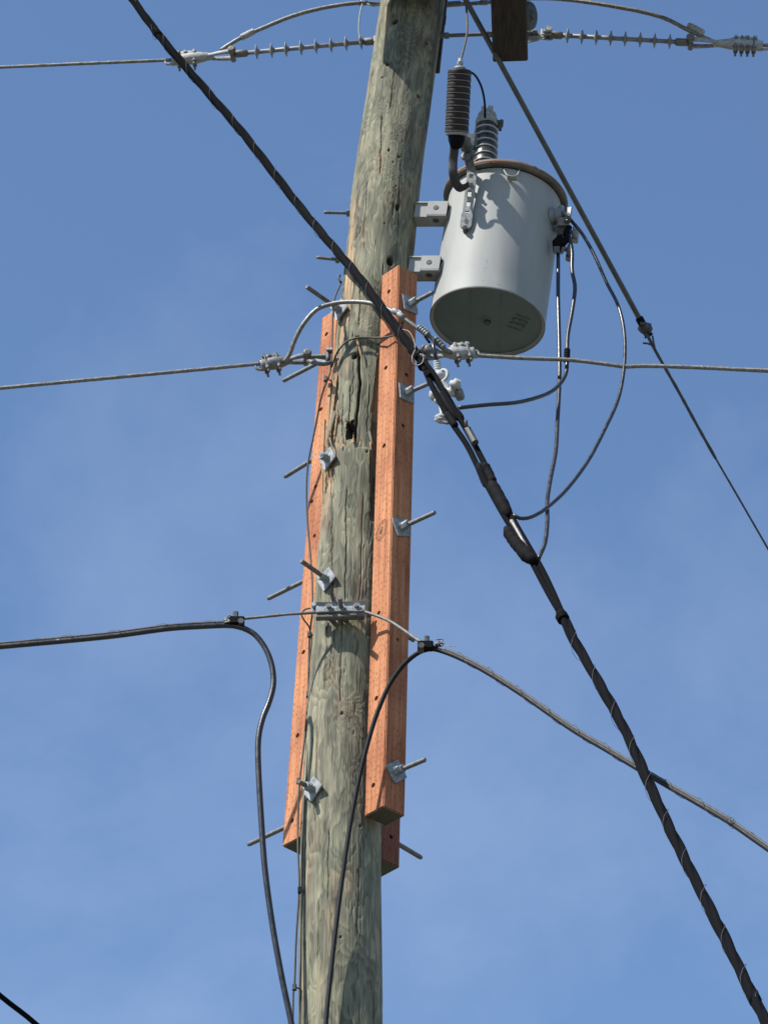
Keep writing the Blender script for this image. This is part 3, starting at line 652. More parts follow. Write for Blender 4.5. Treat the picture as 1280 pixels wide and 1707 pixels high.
    # two hanger brackets towards the pole
    for (yy, y2) in ((358, 0), (449, 1)):
        pxl, pxr = (693, 748) if not y2 else (683, 736)
        c0 = P(pxl, yy, 9.46); c1 = P(pxr, yy, 9.44); d = (c1 - c0).normalized(); upv = (a - d * a.dot(d)).normalized(); fv = upv.cross(d); fv = fv if fv.y < 0 else -fv
        w_ = (c1 - c0).length; br = MB()
        br.box(c0 + d * (w_ * .70) + fv * .040, [d, upv, fv], (w_ * .60, .062, .006), .002)
        br.box(c0 + d * (w_ * .22) + fv * .024, [d, upv, fv], (w_ * .44, .062, .006), .002)
        br.box(c0 + d * (w_ * .42) + fv * .031, [d, upv, fv], (.006, .060, .020), .001)
        br.box(c0 + d * (w_ * .70) - upv * .0335 + fv * .008, [d, upv, fv], (w_ * .60, .006, .068), .002)
        br.box(c0 + d * (w_ * .22) - upv * .0305 - fv * .004, [d, upv, fv], (w_ * .44, .006, .052), .002)
        br.box((c0 + c1) / 2 + upv * .0335 + fv * .004, [d, upv, fv], (w_, .006, .060), .002)
        brk = br.build('hanger_bracket', TANK, root)
        for (tx_, off) in ((.55, 0),):
            tx_ = .66; q = c0 + d * (w_ * tx_) + fv * .0432; MB().lathe([(.0105, 0), (.0105, .001), (.009, .0012)], q, fv, 18).build('slot_shade_disc', STEELD, brk)  # dark disc paints the shaded inside of an open bolt hole
            q = c0 + d * (w_ * tx_) + fv * .012 - upv * .0368; MB().lathe([(.0125, 0), (.0125, .001)], q, -upv, 18).build('slot_shade_disc', STEELD, brk)
    # plate that carries the lower bracket on the pole
    # rust blisters on the paint
    mb = MB(); rnd = random.Random(3)
    for (x_, y_) in [(811, 434), (809, 447), (804, 468), (829, 474), (834, 475), (812, 437), (807, 452), (790, 480), (822, 330), (768, 300)]:
        q = surf(x_, y_); nn = (q - TB); nn = (nn - a * nn.dot(a)).normalized(); mb.lathe([(rnd.uniform(.0015, .0032), -.001), (.0012, .0006)], q, nn, 7)
    mb.build('rust_spots', RUST, root, kind='stuff')
    # three low voltage bushings on the right side
    conn = []
    for (x_, y_, dy) in ((917, 352, -.06), (926, 352, .0), (932, 352, .06)):
        pass
    for k, (az, hh) in enumerate(((R(-28), .46), (R(-4), .47), (R(20), .46))):
        dv = (rt * math.cos(az) - front * math.sin(-az) * -1).normalized() if False else (rt * math.cos(az) + front * math.sin(-az)).normalized()
        q = TB + a * (TL * .78) + dv * TR
        lv = MB().lathe([(.034, -.004), (.034, .006), (.026, .012), (.026, .02), (.030, .024), (.030, .03), (.024, .034), (.024, .040), (.012, .042)], q, dv, 22).build('low_voltage_bushing', GREYPOLY, root)
        MB().cyl(q + dv * .04, q + dv * .072, .009, 10).build('stud', ALU, lv)
        mb = MB(); mb.box(q + dv * .066 - a * .012, [dv, front, a], (.026, .026, .060), .004); mb.cyl(q + dv * .066 - a * .03 + front * .008, q + dv * .066 - a * .03 + front * .032, .009, hexa=True)
        mb.build('terminal_clamp', ALUB if k == 1 else ALU, lv)
        conn.append(q + dv * .066 - a * .04)
    return root, rt, front, conn
SHEDGLINT = worn('shed_edge_highlight', (.42, .41, .39), (.60, .58, .55), .25, 0, 40, .05, 200, .6)  # pale rings: light caught on the bushing shed edges, painted as colour
def surf(px, py):
    """point of the tank wall seen along a bearing"""
    d = ray(px, py); lo = TB - ORG; d = d.normalized()
    dp = d - AX * d.dot(AX); op = -lo - AX * (-lo).dot(AX); A_ = dp.dot(dp); B_ = 2 * dp.dot(op); C_ = op.dot(op) - TR * TR; D_ = max(0, B_ * B_ - 4 * A_ * C_)
    return ORG + d * ((-B_ - math.sqrt(D_)) / (2 * A_))
XF, XRT, XFR, CONN = build_transformer()

# ------------------------------------------------------------------ surge arrester on its bracket, standing in front of the tank
def build_arrester():
    bs = surf(778, 340); root = thing('surge_arrester', bs, 'dark ribbed surge arrester on a slotted bracket in front of the transformer can', 'surge arrester')
    a = AX; fr = XFR; rt = XRT
    top = P(766, 117, 9.02); bot = P(761, 222, 9.15); ax = (top - bot).normalized(); Lh = (top - bot).length
    pr = [(.020, -.004), (.036, 0)]; n_ = 10; hs = Lh / n_
    for k in range(n_):
        z_ = k * hs; pr += [(.0415, z_ + .0005), (.0430, z_ + hs * .10), (.0445, z_ + hs * .22), (.0438, z_ + hs * .60), (.0430, z_ + hs * .88), (.0415, z_ + hs * .98)]
    pr += [(.030, Lh + .003), (.020, Lh + .008)]
    hs_ = MB().lathe(pr, bot, ax, 40).build('housing', PORC, root)
    for k in range(n_):
        z_ = k * hs; MB().lathe([(.0430, z_ + hs * .09), (.0449, z_ + hs * .16), (.0445, z_ + hs * .24)], bot, ax, 40, closed=False).build('shed_rim_glint', SHEDGLINT2, hs_)
    mb = MB(); mb.lathe([(.022, 0), (.020, .008), (.010, .012), (.007, .014), (.007, .04)], bot + ax * (Lh + .004), ax, 18); mb.cyl(bot + ax * (Lh + .02), bot + ax * (Lh + .032), .012, hexa=True)
    mb.build('top_terminal', GALV, root)
    # disconnector cup, insulating hanger arm
    MB().lathe([(.041, .006), (.040, -.006), (.037, -.010)], bot, ax, 32).build('base_ring', GALV, root)
    e = bot - ax * .02
    MB().lathe([(.032, 0), (.030, .02), (.020, .045), (.012, .05)], bot - ax * .008, -ax, 24).build('disconnector', TAPE, root)
    mb = MB(); p0 = P(758, 232, 9.17); mb.cyl(p0 + fr * .016, p0 - fr * .02, .011, hexa=True); mb.cyl(p0 + fr * .03, p0 - fr * .02, .006, 8); mb.cyl(P(757, 248, 9.215) + fr * .02, P(757, 248, 9.215), .009, hexa=True) if False else None; mb.build('ground_stud', STEELD, root)
    # ribbed grey arm between arrester and steel strap
    pth = smooth([P(764, 224, 9.16), P(773, 238, 9.20), P(780, 248, 9.235), P(781, 262, 9.255)], .006)
    MB().tube(pth, lambda t_: .027 + .006 * math.sin(t_ * 22) * (t_ > .25) - .008 * t_, 18, flat=.8).build('insulating_arm', ARMG, root)
    mb = MB(); q = P(783, 236, 9.225); mb.box(q, [rt, fr, a], (.05, .03, .055), .008); mb.build('arm_block', ARMG, root)
    mb = MB(); q = P(776, 262, 9.240); mb.lathe([(.018, 0), (.018, .006), (.011, .006), (.011, .012)], q, fr, 20); mb.build('arm_bolt', GALVD, root)
    # steel strap stepping down to the tank wall
    up = a; w = .026
    def strap(lst, w0, mat, name, th=.005):
        pts = smooth(lst, .008); mb = MB(); vs = []; n2 = len(pts)
        for i, p in enumerate(pts):
            T_ = (pts[min(i + 1, n2 - 1)] - pts[max(i - 1, 0)]).normalized(); nn = rt.cross(T_).normalized()
            vs += [p - rt * w0 / 2 - nn * th / 2, p + rt * w0 / 2 - nn * th / 2, p + rt * w0 / 2 + nn * th / 2, p - rt * w0 / 2 + nn * th / 2]
        fs = [[i * 4 + k, i * 4 + (k + 1) % 4, i * 4 + 4 + (k + 1) % 4, i * 4 + 4 + k] for i in range(n2 - 1) for k in range(4)] + [[3, 2, 1, 0], [n2 * 4 - 4, n2 * 4 - 3, n2 * 4 - 2, n2 * 4 - 1]]
        return mb.add(vs, fs).build(name, mat, root)
    sb = surf(776, 380) + fr * .012
    strap([P(780, 260, 9.255), P(785, 284, 9.280), P(788, 300, 9.290)], .034, GALVD, 'steel_strap', .007)
    # slotted bright bracket: two rails joined by bridges, with a rounded foot
    A0 = P(787, 286, 9.283); A1 = P(776, 376, (surf(776, 376) + fr * .022).y)
    d = (A1 - A0); Ld = d.length; d.normalize(); sd = (rt - d * rt.dot(d)).normalized(); nn = sd.cross(d).normalized(); nn = nn if nn.y < 0 else -nn
    br = MB()
    for sgn in (-1, 1): br.box(A0 + d * (Ld * .44) + sd * (.013 * sgn), [sd, nn, d], (.0115, .009, Ld * .92), .001)
    for k in (.02, .17, .33, .52, .70): br.box(A0 + d * (Ld * k), [sd, nn, d], (.0165, .0085, .020), .001)
    bo = br.build('slotted_bracket', ALUB, root)
    n3 = 16; foot = [(-.021, 0), (.021, 0)] + [(.021 * math.cos(-math.pi * k / n3), .044 + .021 * math.sin(math.pi * k / n3)) for k in range(n3 + 1)]
    MB().prism(foot, A0 + d * (Ld * .80) + nn * .0005, sd, d, nn, .0105).build('foot_plate', ALUB, bo)
    MB().prism([(-.0065 + .0065 + .007 * math.cos(t_), .013 * math.sin(t_)) for t_ in [2 * math.pi * k / 14 for k in range(14)]], A0 + d * (Ld * .93) + nn * .0062, sd, d, nn, .0015).build('slot', GALVD, bo)
    q = A0 + d * (Ld * 1.06); MB().cyl(q - nn * .02, q + nn * .012, .009, hexa=True).build('foot_bolt', STEELD, bo)
    q = A0 + d * (Ld * .26); mb = MB(); mb.cyl(q - nn * .03, q + nn * .016, .010, hexa=True); mb.cyl(q, q + nn * .026, .006, 8); mb.build('bracket_bolt', GALV, bo)
    # spacer tying the bracket to the tank wall
    w1 = surf(779, 352); q = A0 + d * (Ld * .80); MB().cyl(q, q - nn * max(.01, (q - w1).length * .9), .008, 10).build('spacer_stud', GALV, bo)
    # flat braided ground lead hanging in a loop
    pth = [P(757, 233, 9.165), P(757, 250, 9.185), P(755, 268, 9.205), P(755, 286, 9.215), P(758, 302, 9.235), P(766, 313, 9.255), P(774, 312, 9.270), P(781, 307, 9.270)]
    MB().tube(smooth(pth, .008), .0165, 12, flat=.2, up=Vector((0, 1, 0))).build('ground_lead', LEAD, root)
    MB().box(P(755, 238, 9.255), [rt, fr, a], (.010, .03, .03), .002).build('lead_lug', ALUB, root)
    return root, bot + ax * (Lh + .03)
SHEDGLINT2 = worn('dim_shed_edge_highlight', (.20, .17, .155), (.30, .26, .24), .4, 0, 40, .05, 200, .5)  # arrester shed edges painted paler for the light they catch
ARMG = worn('grey_green_insulating_arm', (.085, .10, .10), (.16, .18, .175), .4, 0, 40, .2, 160, .5)
ARR, ARRTOP = build_arrester()

# ------------------------------------------------------------------ crossarm at the top and primary dead-ends
def beam(c0, c1, w, h, name, label, mat, bev=.006):
    d = (c1 - c0).normalized(); s = d.cross(Vector((0, 0, 1))).normalized(); u = s.cross(d)
    root = thing(name, c0, label, 'crossarm')
    MB().box((c0 + c1) / 2, [s, u, d], (w, h, (c1 - c0).length), bev).build('arm', mat, root)
    return root, d, s, u
zb = 10.40
e0 = Pz(850, 84, zb); e1 = Pz(841, -230, zb)
XA, xd, xs, xu = beam(e0, e1, .136, .115, 'crossarm', 'dark wooden crossarm end hanging right of the pole at the top of the picture', DKWOOD)
# round cup washer on its right flank and the through bolt back to the pole
q = P(876, 27, e0.y - .10); xr = Vector((.85, -.42, -.32)).normalized()
MB().lathe([(.030, -.02), (.052, .0), (.058, .012), (.054, .022), (.034, .024), (.016, .030), (.016, .038)], q, xr, 28).build('cup_washer', STEELD, XA)
b0 = P(728, 60, e0.y + .04); b1 = P(893, 54, e0.y + .04); br = thing('spacer_bolt', b0, 'long steel bolt joining the pole top and the dark crossarm', 'bolt')
MB().tube([b0 + (b1 - b0) * (k / 60) for k in range(61)], .0078, 10).build('rod', GALVD, br)
for t_, w_ in ((.075, .013), (.51, .014), (.965, .012)):
    q = b0 + (b1 - b0) * t_; MB().cyl(q, q + (b1 - b0).normalized() * .018, w_, hexa=True).build('nut', GALVD, br)
# block of the twin arm behind the right edge of the pole
g0 = P(722, 112, 9.60); g1 = P(739, -40, 9.60); d = (g1 - g0).normalized(); s = d.cross(Vector((0, 1, 0))).normalized()
bl = thing('pole_block', g0, 'dark wooden block fixed behind the right edge of the pole top', 'timber block')
MB().box((g0 + g1) / 2, [s, s.cross(d), d], (.052, .07, (g1 - g0).length), .005).build('block', DKWOOD, bl)
MB().blob(P(736, 28, 9.60), (.02, .03, .05), 4, .2).build('knot', DKWOOD, bl)
# unseen stand-in for hardware above the picture, added to shade the pole top
c0 = Vector((-.20, 9.225, 10.63)); c1 = c0 + Vector((1.6, .02, .02))
c0.z += .12; c1.z += .12
SHADE_ARM, _, _, _ = beam(c0, c1, .095, .36, 'crossarm', 'unseen stand-in crossarm added just above the picture to shade the pole top', DKWOOD)

def clamp_frame(p_line, p_pole):
    """X towards the line, Z up"""
    ex = (p_line - p_pole).normalized(); ey = Vector((0, 0, 1)).cross(ex).normalized(); ez = ex.cross(ey); return ex, ey, ez
def strain_clamp(pin, nose, label, mat, ubolts=2, s=1.0, group='dead-end clamps'):
    """dead-end clamp between its clevis pin and the nose where the conductor leaves"""
    root = thing('dead_end_clamp', pin, label, 'clamp', group); ex, ey, ez = clamp_frame(nose, pin); Lc = (nose - pin).length
    K = lambda x, y, z_: pin + ex * (x * Lc) + ey * (y * s) + ez * (z_ * s)
    # body: a tapered boat-shaped casting
    path = smooth([K(.30, 0, -.002), K(.42, 0, .0), K(.60, 0, -.002), K(.80, 0, -.004), K(.96, 0, -.006)], .006)
    MB().tube(path, lambda t_: s * (.010 + .012 * math.sin(min(1, t_ * 1.25) * math.pi * .72)), 14, flat=1.15).build('body', mat, root)
    # two clevis cheeks
    for sg in (-1, 1):
        MB().tube(smooth([K(-.01, sg * .019, 0), K(.12, sg * .019, .0), K(.30, sg * .013, -.001), K(.42, sg * .008, 0)], .008), lambda t_: s * (.0125 - .005 * t_), 10, flat=.55, up=Vector((0, 1, 0))).build('cheek', mat, root)
    MB().lathe([(.011 * s, -.034 * s), (.011 * s, .034 * s)], pin, ey, 14).build('clevis_pin', GALVD, root)
    MB().lathe([(.016 * s, .024 * s), (.0155 * s, .036 * s), (.009 * s, .040 * s)], pin, ey if ey.y < 0 else -ey, 18).build('pin_head', GALVD, root)
    # keeper on top with ribs
    kp = MB(); kp.tube(smooth([K(.52, 0, .014), K(.62, 0, .021), K(.78, 0, .021), K(.90, 0, .013)], .006), lambda t_: s * (.009 + .004 * math.sin(t_ * math.pi)), 10, flat=1.3)
    for t_ in (.60, .74, .86): kp.box(K(t_, 0, .026), [ex, ey, ez], (.012 * s, .036 * s, .010 * s), .002)
    kp.build('keeper', mat, root)
    # nose loop
    lp = [K(.93, 0, -.002), K(1.03, 0, .002), K(1.06, 0, -.010), K(1.02, 0, -.022), K(.93, 0, -.022), K(.86, 0, -.014)]
    MB().tube(smooth(lp, .005), .0048 * s, 8).build('nose_loop', mat, root)
    for k in range(ubolts):
        x = .60 + .24 * k / max(1, ubolts - 1) if ubolts > 1 else .7
        ub = smooth([K(x, -.015, -.048), K(x, -.015, .020), K(x, -.008, .034), K(x, .008, .034), K(x, .015, .020), K(x, .015, -.048)], .006)
        u_ = MB().tube(ub, .0045 * s, 8).build('u_bolt', GALVD, root)
        mb = MB()
        for sg in (-1, 1): mb.cyl(K(x, sg * .015, -.020), K(x, sg * .015, -.031), .0085 * s, hexa=True)
        mb.build('nut', GALVD, u_)
    return root
def insulator(p0, p1, label, sheds, rr=.0290, core=.0088):
    root = thing('dead_end_insulator', p0, label, 'insulator', 'polymer dead-end insulators'); d = (p1 - p0); Lg = d.length; d.normalize()
    pr = [(.014, .02), (.014, .05), (core, .055)]
    MB().lathe([(.013, .0), (.0155, .006), (.0155, .045), (.011, .05)], p0, d, 16).build('end_fitting', GALVD, root)
    MB().lathe([(.011, Lg - .05), (.0155, Lg - .045), (.0155, Lg - .006), (.013, Lg)], p0, d, 16).build('end_fitting', GALVD, root)
    MB().cyl(p0 + d * .045, p1 - d * .045, core, 14).build('core', GREYPOLY, root)
    for t_ in sheds:
        z_ = Lg * t_; MB().lathe([(core, z_ - .010), (rr * .55, z_ - .004), (rr, z_ - .002), (rr + .001, z_ + .0008), (rr * .6, z_ + .004), (core, z_ + .008)], p0, d, 28).build('shed', GREYPOLY, root)
    ey = Vector((0, 0, 1)).cross(d).normalized()
    mb = MB(); q = p0 - d * .012; mb.box(q + ey * .014, [d, ey, Vector((0, 0, 1))], (.045, .006, .028), .004); mb.box(q - ey * .014, [d, ey, Vector((0, 0, 1))], (.045, .006, .028), .004); mb.cyl(q - ey * .026 - d * .008, q + ey * .026 - d * .008, .007, 8)
    mb.build('clevis', GALV, root); return root
YL = 9.50
# left primary
pl0 = P(628, 68, 9.56); pl1 = P(392, 90, 9.62); Lpl = 1
sh = [1 - (x - 392) / (628 - 392) for x in (602, 577, 552, 527, 502, 477, 453, 428)]
insulator(pl0, pl1, 'grey polymer insulator with eight sheds, dead-ending the top left conductor on the pole', sh)
strain_clamp(P(388, 91, 9.62), P(282, 100, 9.64), 'bright dead-end clamp crossed by the black bundle at the top left', ALUB, 2)
STR7 = dict(lobes=6, amp=.20)
def strand(path3, r, name, label, cat, mat=STRAND, pitch=.09, seg=18, group=None, parent=None):
    mb = MB(); mb.tube(path3, r, seg, pitch=pitch, **STR7); return mb.build(name, mat, parent, label, cat, group)
def ext(p, q, L_): return q + (q - p).normalized() * L_
pa = [P(286, 100, 9.64), P(140, 106, 9.66), P(0, 112, 9.68)]; pa.append(ext(pa[1], pa[2], 1.5)); strand(smooth(pa, .012), .0060, 'conductor', 'bare stranded conductor leaving the picture at the upper left', 'wire', group='bare line conductors')
# left jumper over the pole top to the right clamp
jp = [(368, 84, 9.61), (400, 64, 9.60), (440, 46, 9.59), (490, 26, 9.58), (545, 12, 9.57), (600, 5, 9.56), (650, 8, 9.60), (740, 8, 9.66), (800, 5, 9.68), (870, -2, 9.66), (940, -1, 9.5), (1030, 12, 9.45), (1100, 28, 9.45), (1150, 52, 9.45), (1185, 68, 9.45)]
JU = strand(px_path(jp, .010), .0074, 'jumper', 'stranded jumper arching behind the pole top from the left clamp to the right clamp', 'wire', pitch=.10)
def connector(px, py, Y, px2, py2, Y2, label, r=.012, n=5, mat=None, name='compression_connector'):
    a_ = P(px, py, Y); b_ = P(px2, py2, Y2); d = (b_ - a_); Lc = d.length; d.normalize(); pr = []
    for k in range(n):
        z_ = Lc * k / n; pr += [(r * .80, z_), (r, z_ + Lc / n * .2), (r, z_ + Lc / n * .8), (r * .80, z_ + Lc / n * .98)]
    _, s_, u_ = frame_of(d); c = (a_ + b_) / 2
    root = thing(name, a_, label, 'connector', 'crimped wire connectors')
    MB().lathe(pr, a_, d, 14).build('barrel', mat or ALU, root)
    mb = MB()
    for k in range(n - 1): mb.box(a_ + d * (Lc * (k + 1) / n) + u_ * r * .95, [s_, u_, d], (r * .9, r * .5, Lc / n * .5), .001)
    mb.build('crimp_ridge', mat or ALU, root); return root
connector(402, 63, 9.595, 424, 52, 9.59, 'crimped connector on the left end of the jumper near the pole top', .013, 6, ALUB)
connector(742, 8, 9.655, 768, 6, 9.665, 'crimped connector on the jumper just right of the pole top', .012, 6, STRAND)
connector(800, 4, 9.675, 812, 4, 9.68, 'short crimped connector on the jumper beside the dark crossarm', .012, 3, STRAND)
connector(1146, 42, 9.44, 1172, 56, 9.44, 'crimped connector on the right end of the jumper', .013, 5, ALUB)
mb = MB(); mb.tube(helix(px_path([(598, 5, 9.56), (610, 5, 9.565)], .0025), .011, .010), .0028, 6); mb.tube(px_path([(604, 6, 9.50), (601, 18, 9.50), (599, 30, 9.5), (598, 50, 9.5), (600, 68, 9.5)], .01), .0026, 6)
mb.tube(px_path([(612, 6, 9.5), (622, 10, 9.5), (632, 8, 9.53), (640, 2, 9.55)], .01), .0026, 6)
mb.build('tie_wire', STRAND, None, 'thin tie wire wrapped on the jumper left of the pole top', 'wire')
# right primary
pr0 = P(916, 58, 9.5); pr1 = P(1146, 71, 9.46)
sh = [(x - 916) / (1146 - 916.0) for x in (946, 970, 994, 1018, 1042, 1067, 1091, 1116)]
insulator(pr0, pr1, 'grey polymer insulator with eight sheds, dead-ending the top right conductor', sh)
mb = MB(); q0 = P(884, 64, 9.5); q1 = P(914, 57, 9.5); d = (q1 - q0).normalized()
lk = thing('clevis_link', q0, 'galvanised link plate between the dark crossarm and the right insulator', 'bracket'); zz_ = Vector((0, 0, 1)); yy_ = zz_.cross(d).normalized()
MB().prism([(-.02, -.018), (.03, -.02), (.075, .0), (.08, .014), (.07, .022), (.02, .016), (-.02, .02)], q0, d, zz_, yy_, .008).build('plate', GALV, lk)
MB().cyl(q1 - yy_ * .028, q1 + yy_ * .028, .008, 10).build('pin', GALVD, lk); MB().cyl(q1 - yy_ * .036, q1 - yy_ * .024, .013, hexa=True).build('nut', GALV, lk)
strain_clamp(P(1150, 71, 9.46), P(1276, 75, 9.44), 'dead-end clamp with four hanging bolts on the top right conductor', ALUB, 4)
pa = [P(1262, 75, 9.44), P(1340, 79, 9.43), P(1440, 85, 9.42)]; pa.append(ext(pa[1], pa[2], 1.2)); strand(smooth(pa, .012), .0060, 'conductor', 'bare stranded conductor leaving the picture at the upper right', 'wire', group='bare line conductors')

# ------------------------------------------------------------------ neutral dead-ends at mid pole
strain_clamp(P(511, 597, 9.46), P(430, 608, 9.44), 'dull dead-end clamp with a big pin, left of the pole at mid height', ALU, 2)
pa = [P(436, 606, 9.44), P(300, 619, 9.43), P(150, 633, 9.41), P(0, 647, 9.40)]; pa.append(ext(pa[2], pa[3], 1.5)); strand(smooth(pa, .012), .0062, 'conductor', 'bare stranded conductor leaving the picture at the left, mid height', 'wire', group='bare line conductors')
lk = thing('clevis_link', P(552, 598, 9.44), 'dark forked link holding the left mid-height clamp to the pole', 'bracket')
MB().tube(px_path([(511, 596, 9.455), (530, 594, 9.45), (552, 593, 9.44)], .01), .0085, 10).build('fork', GALVD, lk)
MB().tube(px_path([(514, 601, 9.44), (524, 605, 9.42), (540, 607, 9.42), (553, 604, 9.42)], .01), .0075, 10).build('fork', GALVD, lk)
q = P(535, 600, 9.45); MB().box(q, [Vector((1, 0, 0)), Vector((0, .3, 1)), Vector((0, 1, 0))], (.055, .032, .006), .003).build('plate', GALV, lk)
MB().cyl(P(547, 588, 9.43), P(547, 606, 9.43), .009, 10).build('nut', STEELD, lk)
MB().box(P(549, 585, 9.43), [Vector((1, 0, 0)), Vector((0, .3, 1)), Vector((0, 1, 0))], (.022, .014, .03), .003).build('washer', GALV, lk)
pa = [(474, 603, 9.43), (483, 590, 9.41), (492, 566, 9.38), (506, 540, 9.35), (528, 516, 9.33), (556, 506, 9.32), (585, 503, 9.30), (615, 505, 9.27), (640, 512, 9.245), (664, 525, 9.22), (690, 543, 9.21), (715, 560, 9.21), (735, 578, 9.22), (752, 588, 9.25)]
strand(px_path(pa, .008), .0072, 'jumper', 'stranded jumper arching across the front of the pole at mid height', 'wire', pitch=.085)
connector(655, 517, 9.225, 672, 529, 9.21, 'sleeve on the mid-height jumper where it crosses the black bundle', .011, 2, GALV)
connector(697, 545, 9.205, 714, 559, 9.20, 'crimped connector on the mid-height jumper left of the transformer base', .012, 5, ALU)
connector(724, 564, 9.205, 740, 580, 9.215, 'crimped connector on the mid-height jumper nearest the right clamp', .012, 4, ALU)
MB().tube(px_path([(708, 560, 9.20), (712, 566, 9.2), (716, 571, 9.2)], .006), .005, 8).build('wire_tail', BLACK, None, 'short black wire tail below the crimped connector by the transformer', 'wire')
strain_clamp(P(712, 591, 9.25), P(792, 586, 9.28), 'pale dead-end clamp right of the pole, just under the transformer', ALUB, 2, s=1.05)
lk = thing('clevis_link', P(690, 588, 9.22), 'dark eye bolt holding the pale right clamp, half hidden by the black bundle', 'bracket')
MB().tube(px_path([(683, 586, 9.30), (700, 584, 9.26), (716, 580, 9.24)], .008), .010, 10).build('eye_bolt', STEELD, lk)
MB().lathe([(.012, -.014), (.018, -.010), (.018, .010), (.012, .014)], P(709, 583, 9.235), Vector((0, 1, .3)), 18).build('eye', STEELD, lk)
MB().cyl(P(701, 592, 9.22), P(707, 596, 9.2), .008, hexa=True).build('nut', GALV, lk)
pa = [P(786, 592, 9.28), P(870, 597, 9.28), P(950, 600, 9.27), P(1010, 607, 9.26), P(1042, 611, 9.26), P(1075, 610, 9.26), P(1150, 612, 9.24), P(1280, 618, 9.21)]; pa.append(ext(pa[-2], pa[-1], 1.5))
strand(smooth(pa, .010), .0067, 'conductor', 'bare stranded conductor running right from the pale clamp under the transformer', 'wire', group='bare line conductors')

# bonding wire across the face of the pole, and the pole's own ground wire
def opx(lst, step=.012):
    return smooth([on_pole(x, y, l)[0] for x, y, l in lst], step)
MB().tube(opx([(553, 612, .014), (562, 588, .018), (576, 571, .022), (592, 564, .022), (606, 563, .018), (622, 563, .022)]) + px_path([(636, 563, 9.31), (650, 561, 9.29), (660, 557, 9.27), (666, 548, 9.25), (672, 536, 9.23)], .012), .0036, 8).build('bond_wire', COPPERW, None, 'thin dark bonding wire looped over the cracked face of the pole', 'wire', origin=P(600, 563, 9.36))
gw = thing('ground_wire', P(520, 1010, 9.5), 'thin ground wire stapled down the left side of the pole', 'wire')
gpts = [(569, 470, 9.47), (562, 486, 9.45), (557, 500, 9.44), (555, 520, 9.44), (554, 560, 9.43), (553, 596, 9.42), (550, 622, 9.41), (543, 640, 9.42), (536, 660, 9.44), (530, 690, 9.47), (521, 735, 9.50), (514, 770, 9.52), (511, 810, 9.53), (512, 860, 9.53), (516, 910, 9.52), (520, 960, 9.50), (521, 1010, 9.47), (519, 1035, 9.48), (516, 1060, 9.50), (515, 1100, 9.51), (514, 1158, 9.50), (508, 1230, 9.47), (500, 1300, 9.47), (497, 1360, 9.47), (497, 1420, 9.45), (499, 1480, 9.44), (494, 1560, 9.44), (491, 1645, 9.45), (488, 1707, 9.45)]
GP = [P(*g) for g in gpts]; GP += [GP[-1] + Vector((0.01, -.01, -1.2)), GP[-1] + Vector((.03, 0, -3.0)), Vector((float(pole_x(0)) - .14, 9.45, 0))]
MB().tube(smooth(GP, .03), .0034, 8).build('wire', COPPERW, gw)
MB().tube(px_path([(519, 1055, 9.48), (519, 1075, 9.48), (514, 1130, 9.49), (516, 1205, 9.46), (510, 1300, 9.44), (505, 1400, 9.43), (503, 1500, 9.42), (502, 1600, 9.42), (500, 1707, 9.42), (500, 1800, 9.42)], .03), .0024, 6).build('wire', COPPERW, gw)
MB().tube(px_path([(502, 1024, 9.45), (508, 1016, 9.44), (518, 1014, 9.43), (524, 1016, 9.42)], .01) , .003, 6).build('wire', COPPERW, gw)
MB().tube(px_path([(502, 1024, 9.45), (507, 1034, 9.46), (515, 1044, 9.47), (518, 1058, 9.48)], .01) , .003, 6).build('wire', COPPERW, gw)
for (x, y, Y) in [(543, 632, 9.40), (516, 1058, 9.48), (514, 1158, 9.49), (498, 1302, 9.455), (500, 1484, 9.43), (491, 1646, 9.44)]:
    c = P(x, y, Y); mb = MB(); mb.box(c, [Vector((1, 0, 0)), Vector((0, 1, 0)), Vector((0, 0, 1))], (.014, .016, .018), .003); mb.tube(smooth([c, c + Vector((.018, 0, -.006)), c + Vector((.024, .02, -.018))], .006), .0028, 6)
    mb.build('staple_clip', STEELD, gw)
for k in range(3):
    c = on_pole(574, 462 + k * 3, .004)[0]
hk = [P(568, 470, 9.46), P(565, 466, 9.46), P(565, 460, 9.46), P(568, 459, 9.46)]
MB().tube(smooth(hk, .004), .0042, 8).build('wire_hook', STEELD, None, 'small hooked nail on the left edge of the pole above the left timber', 'nail')

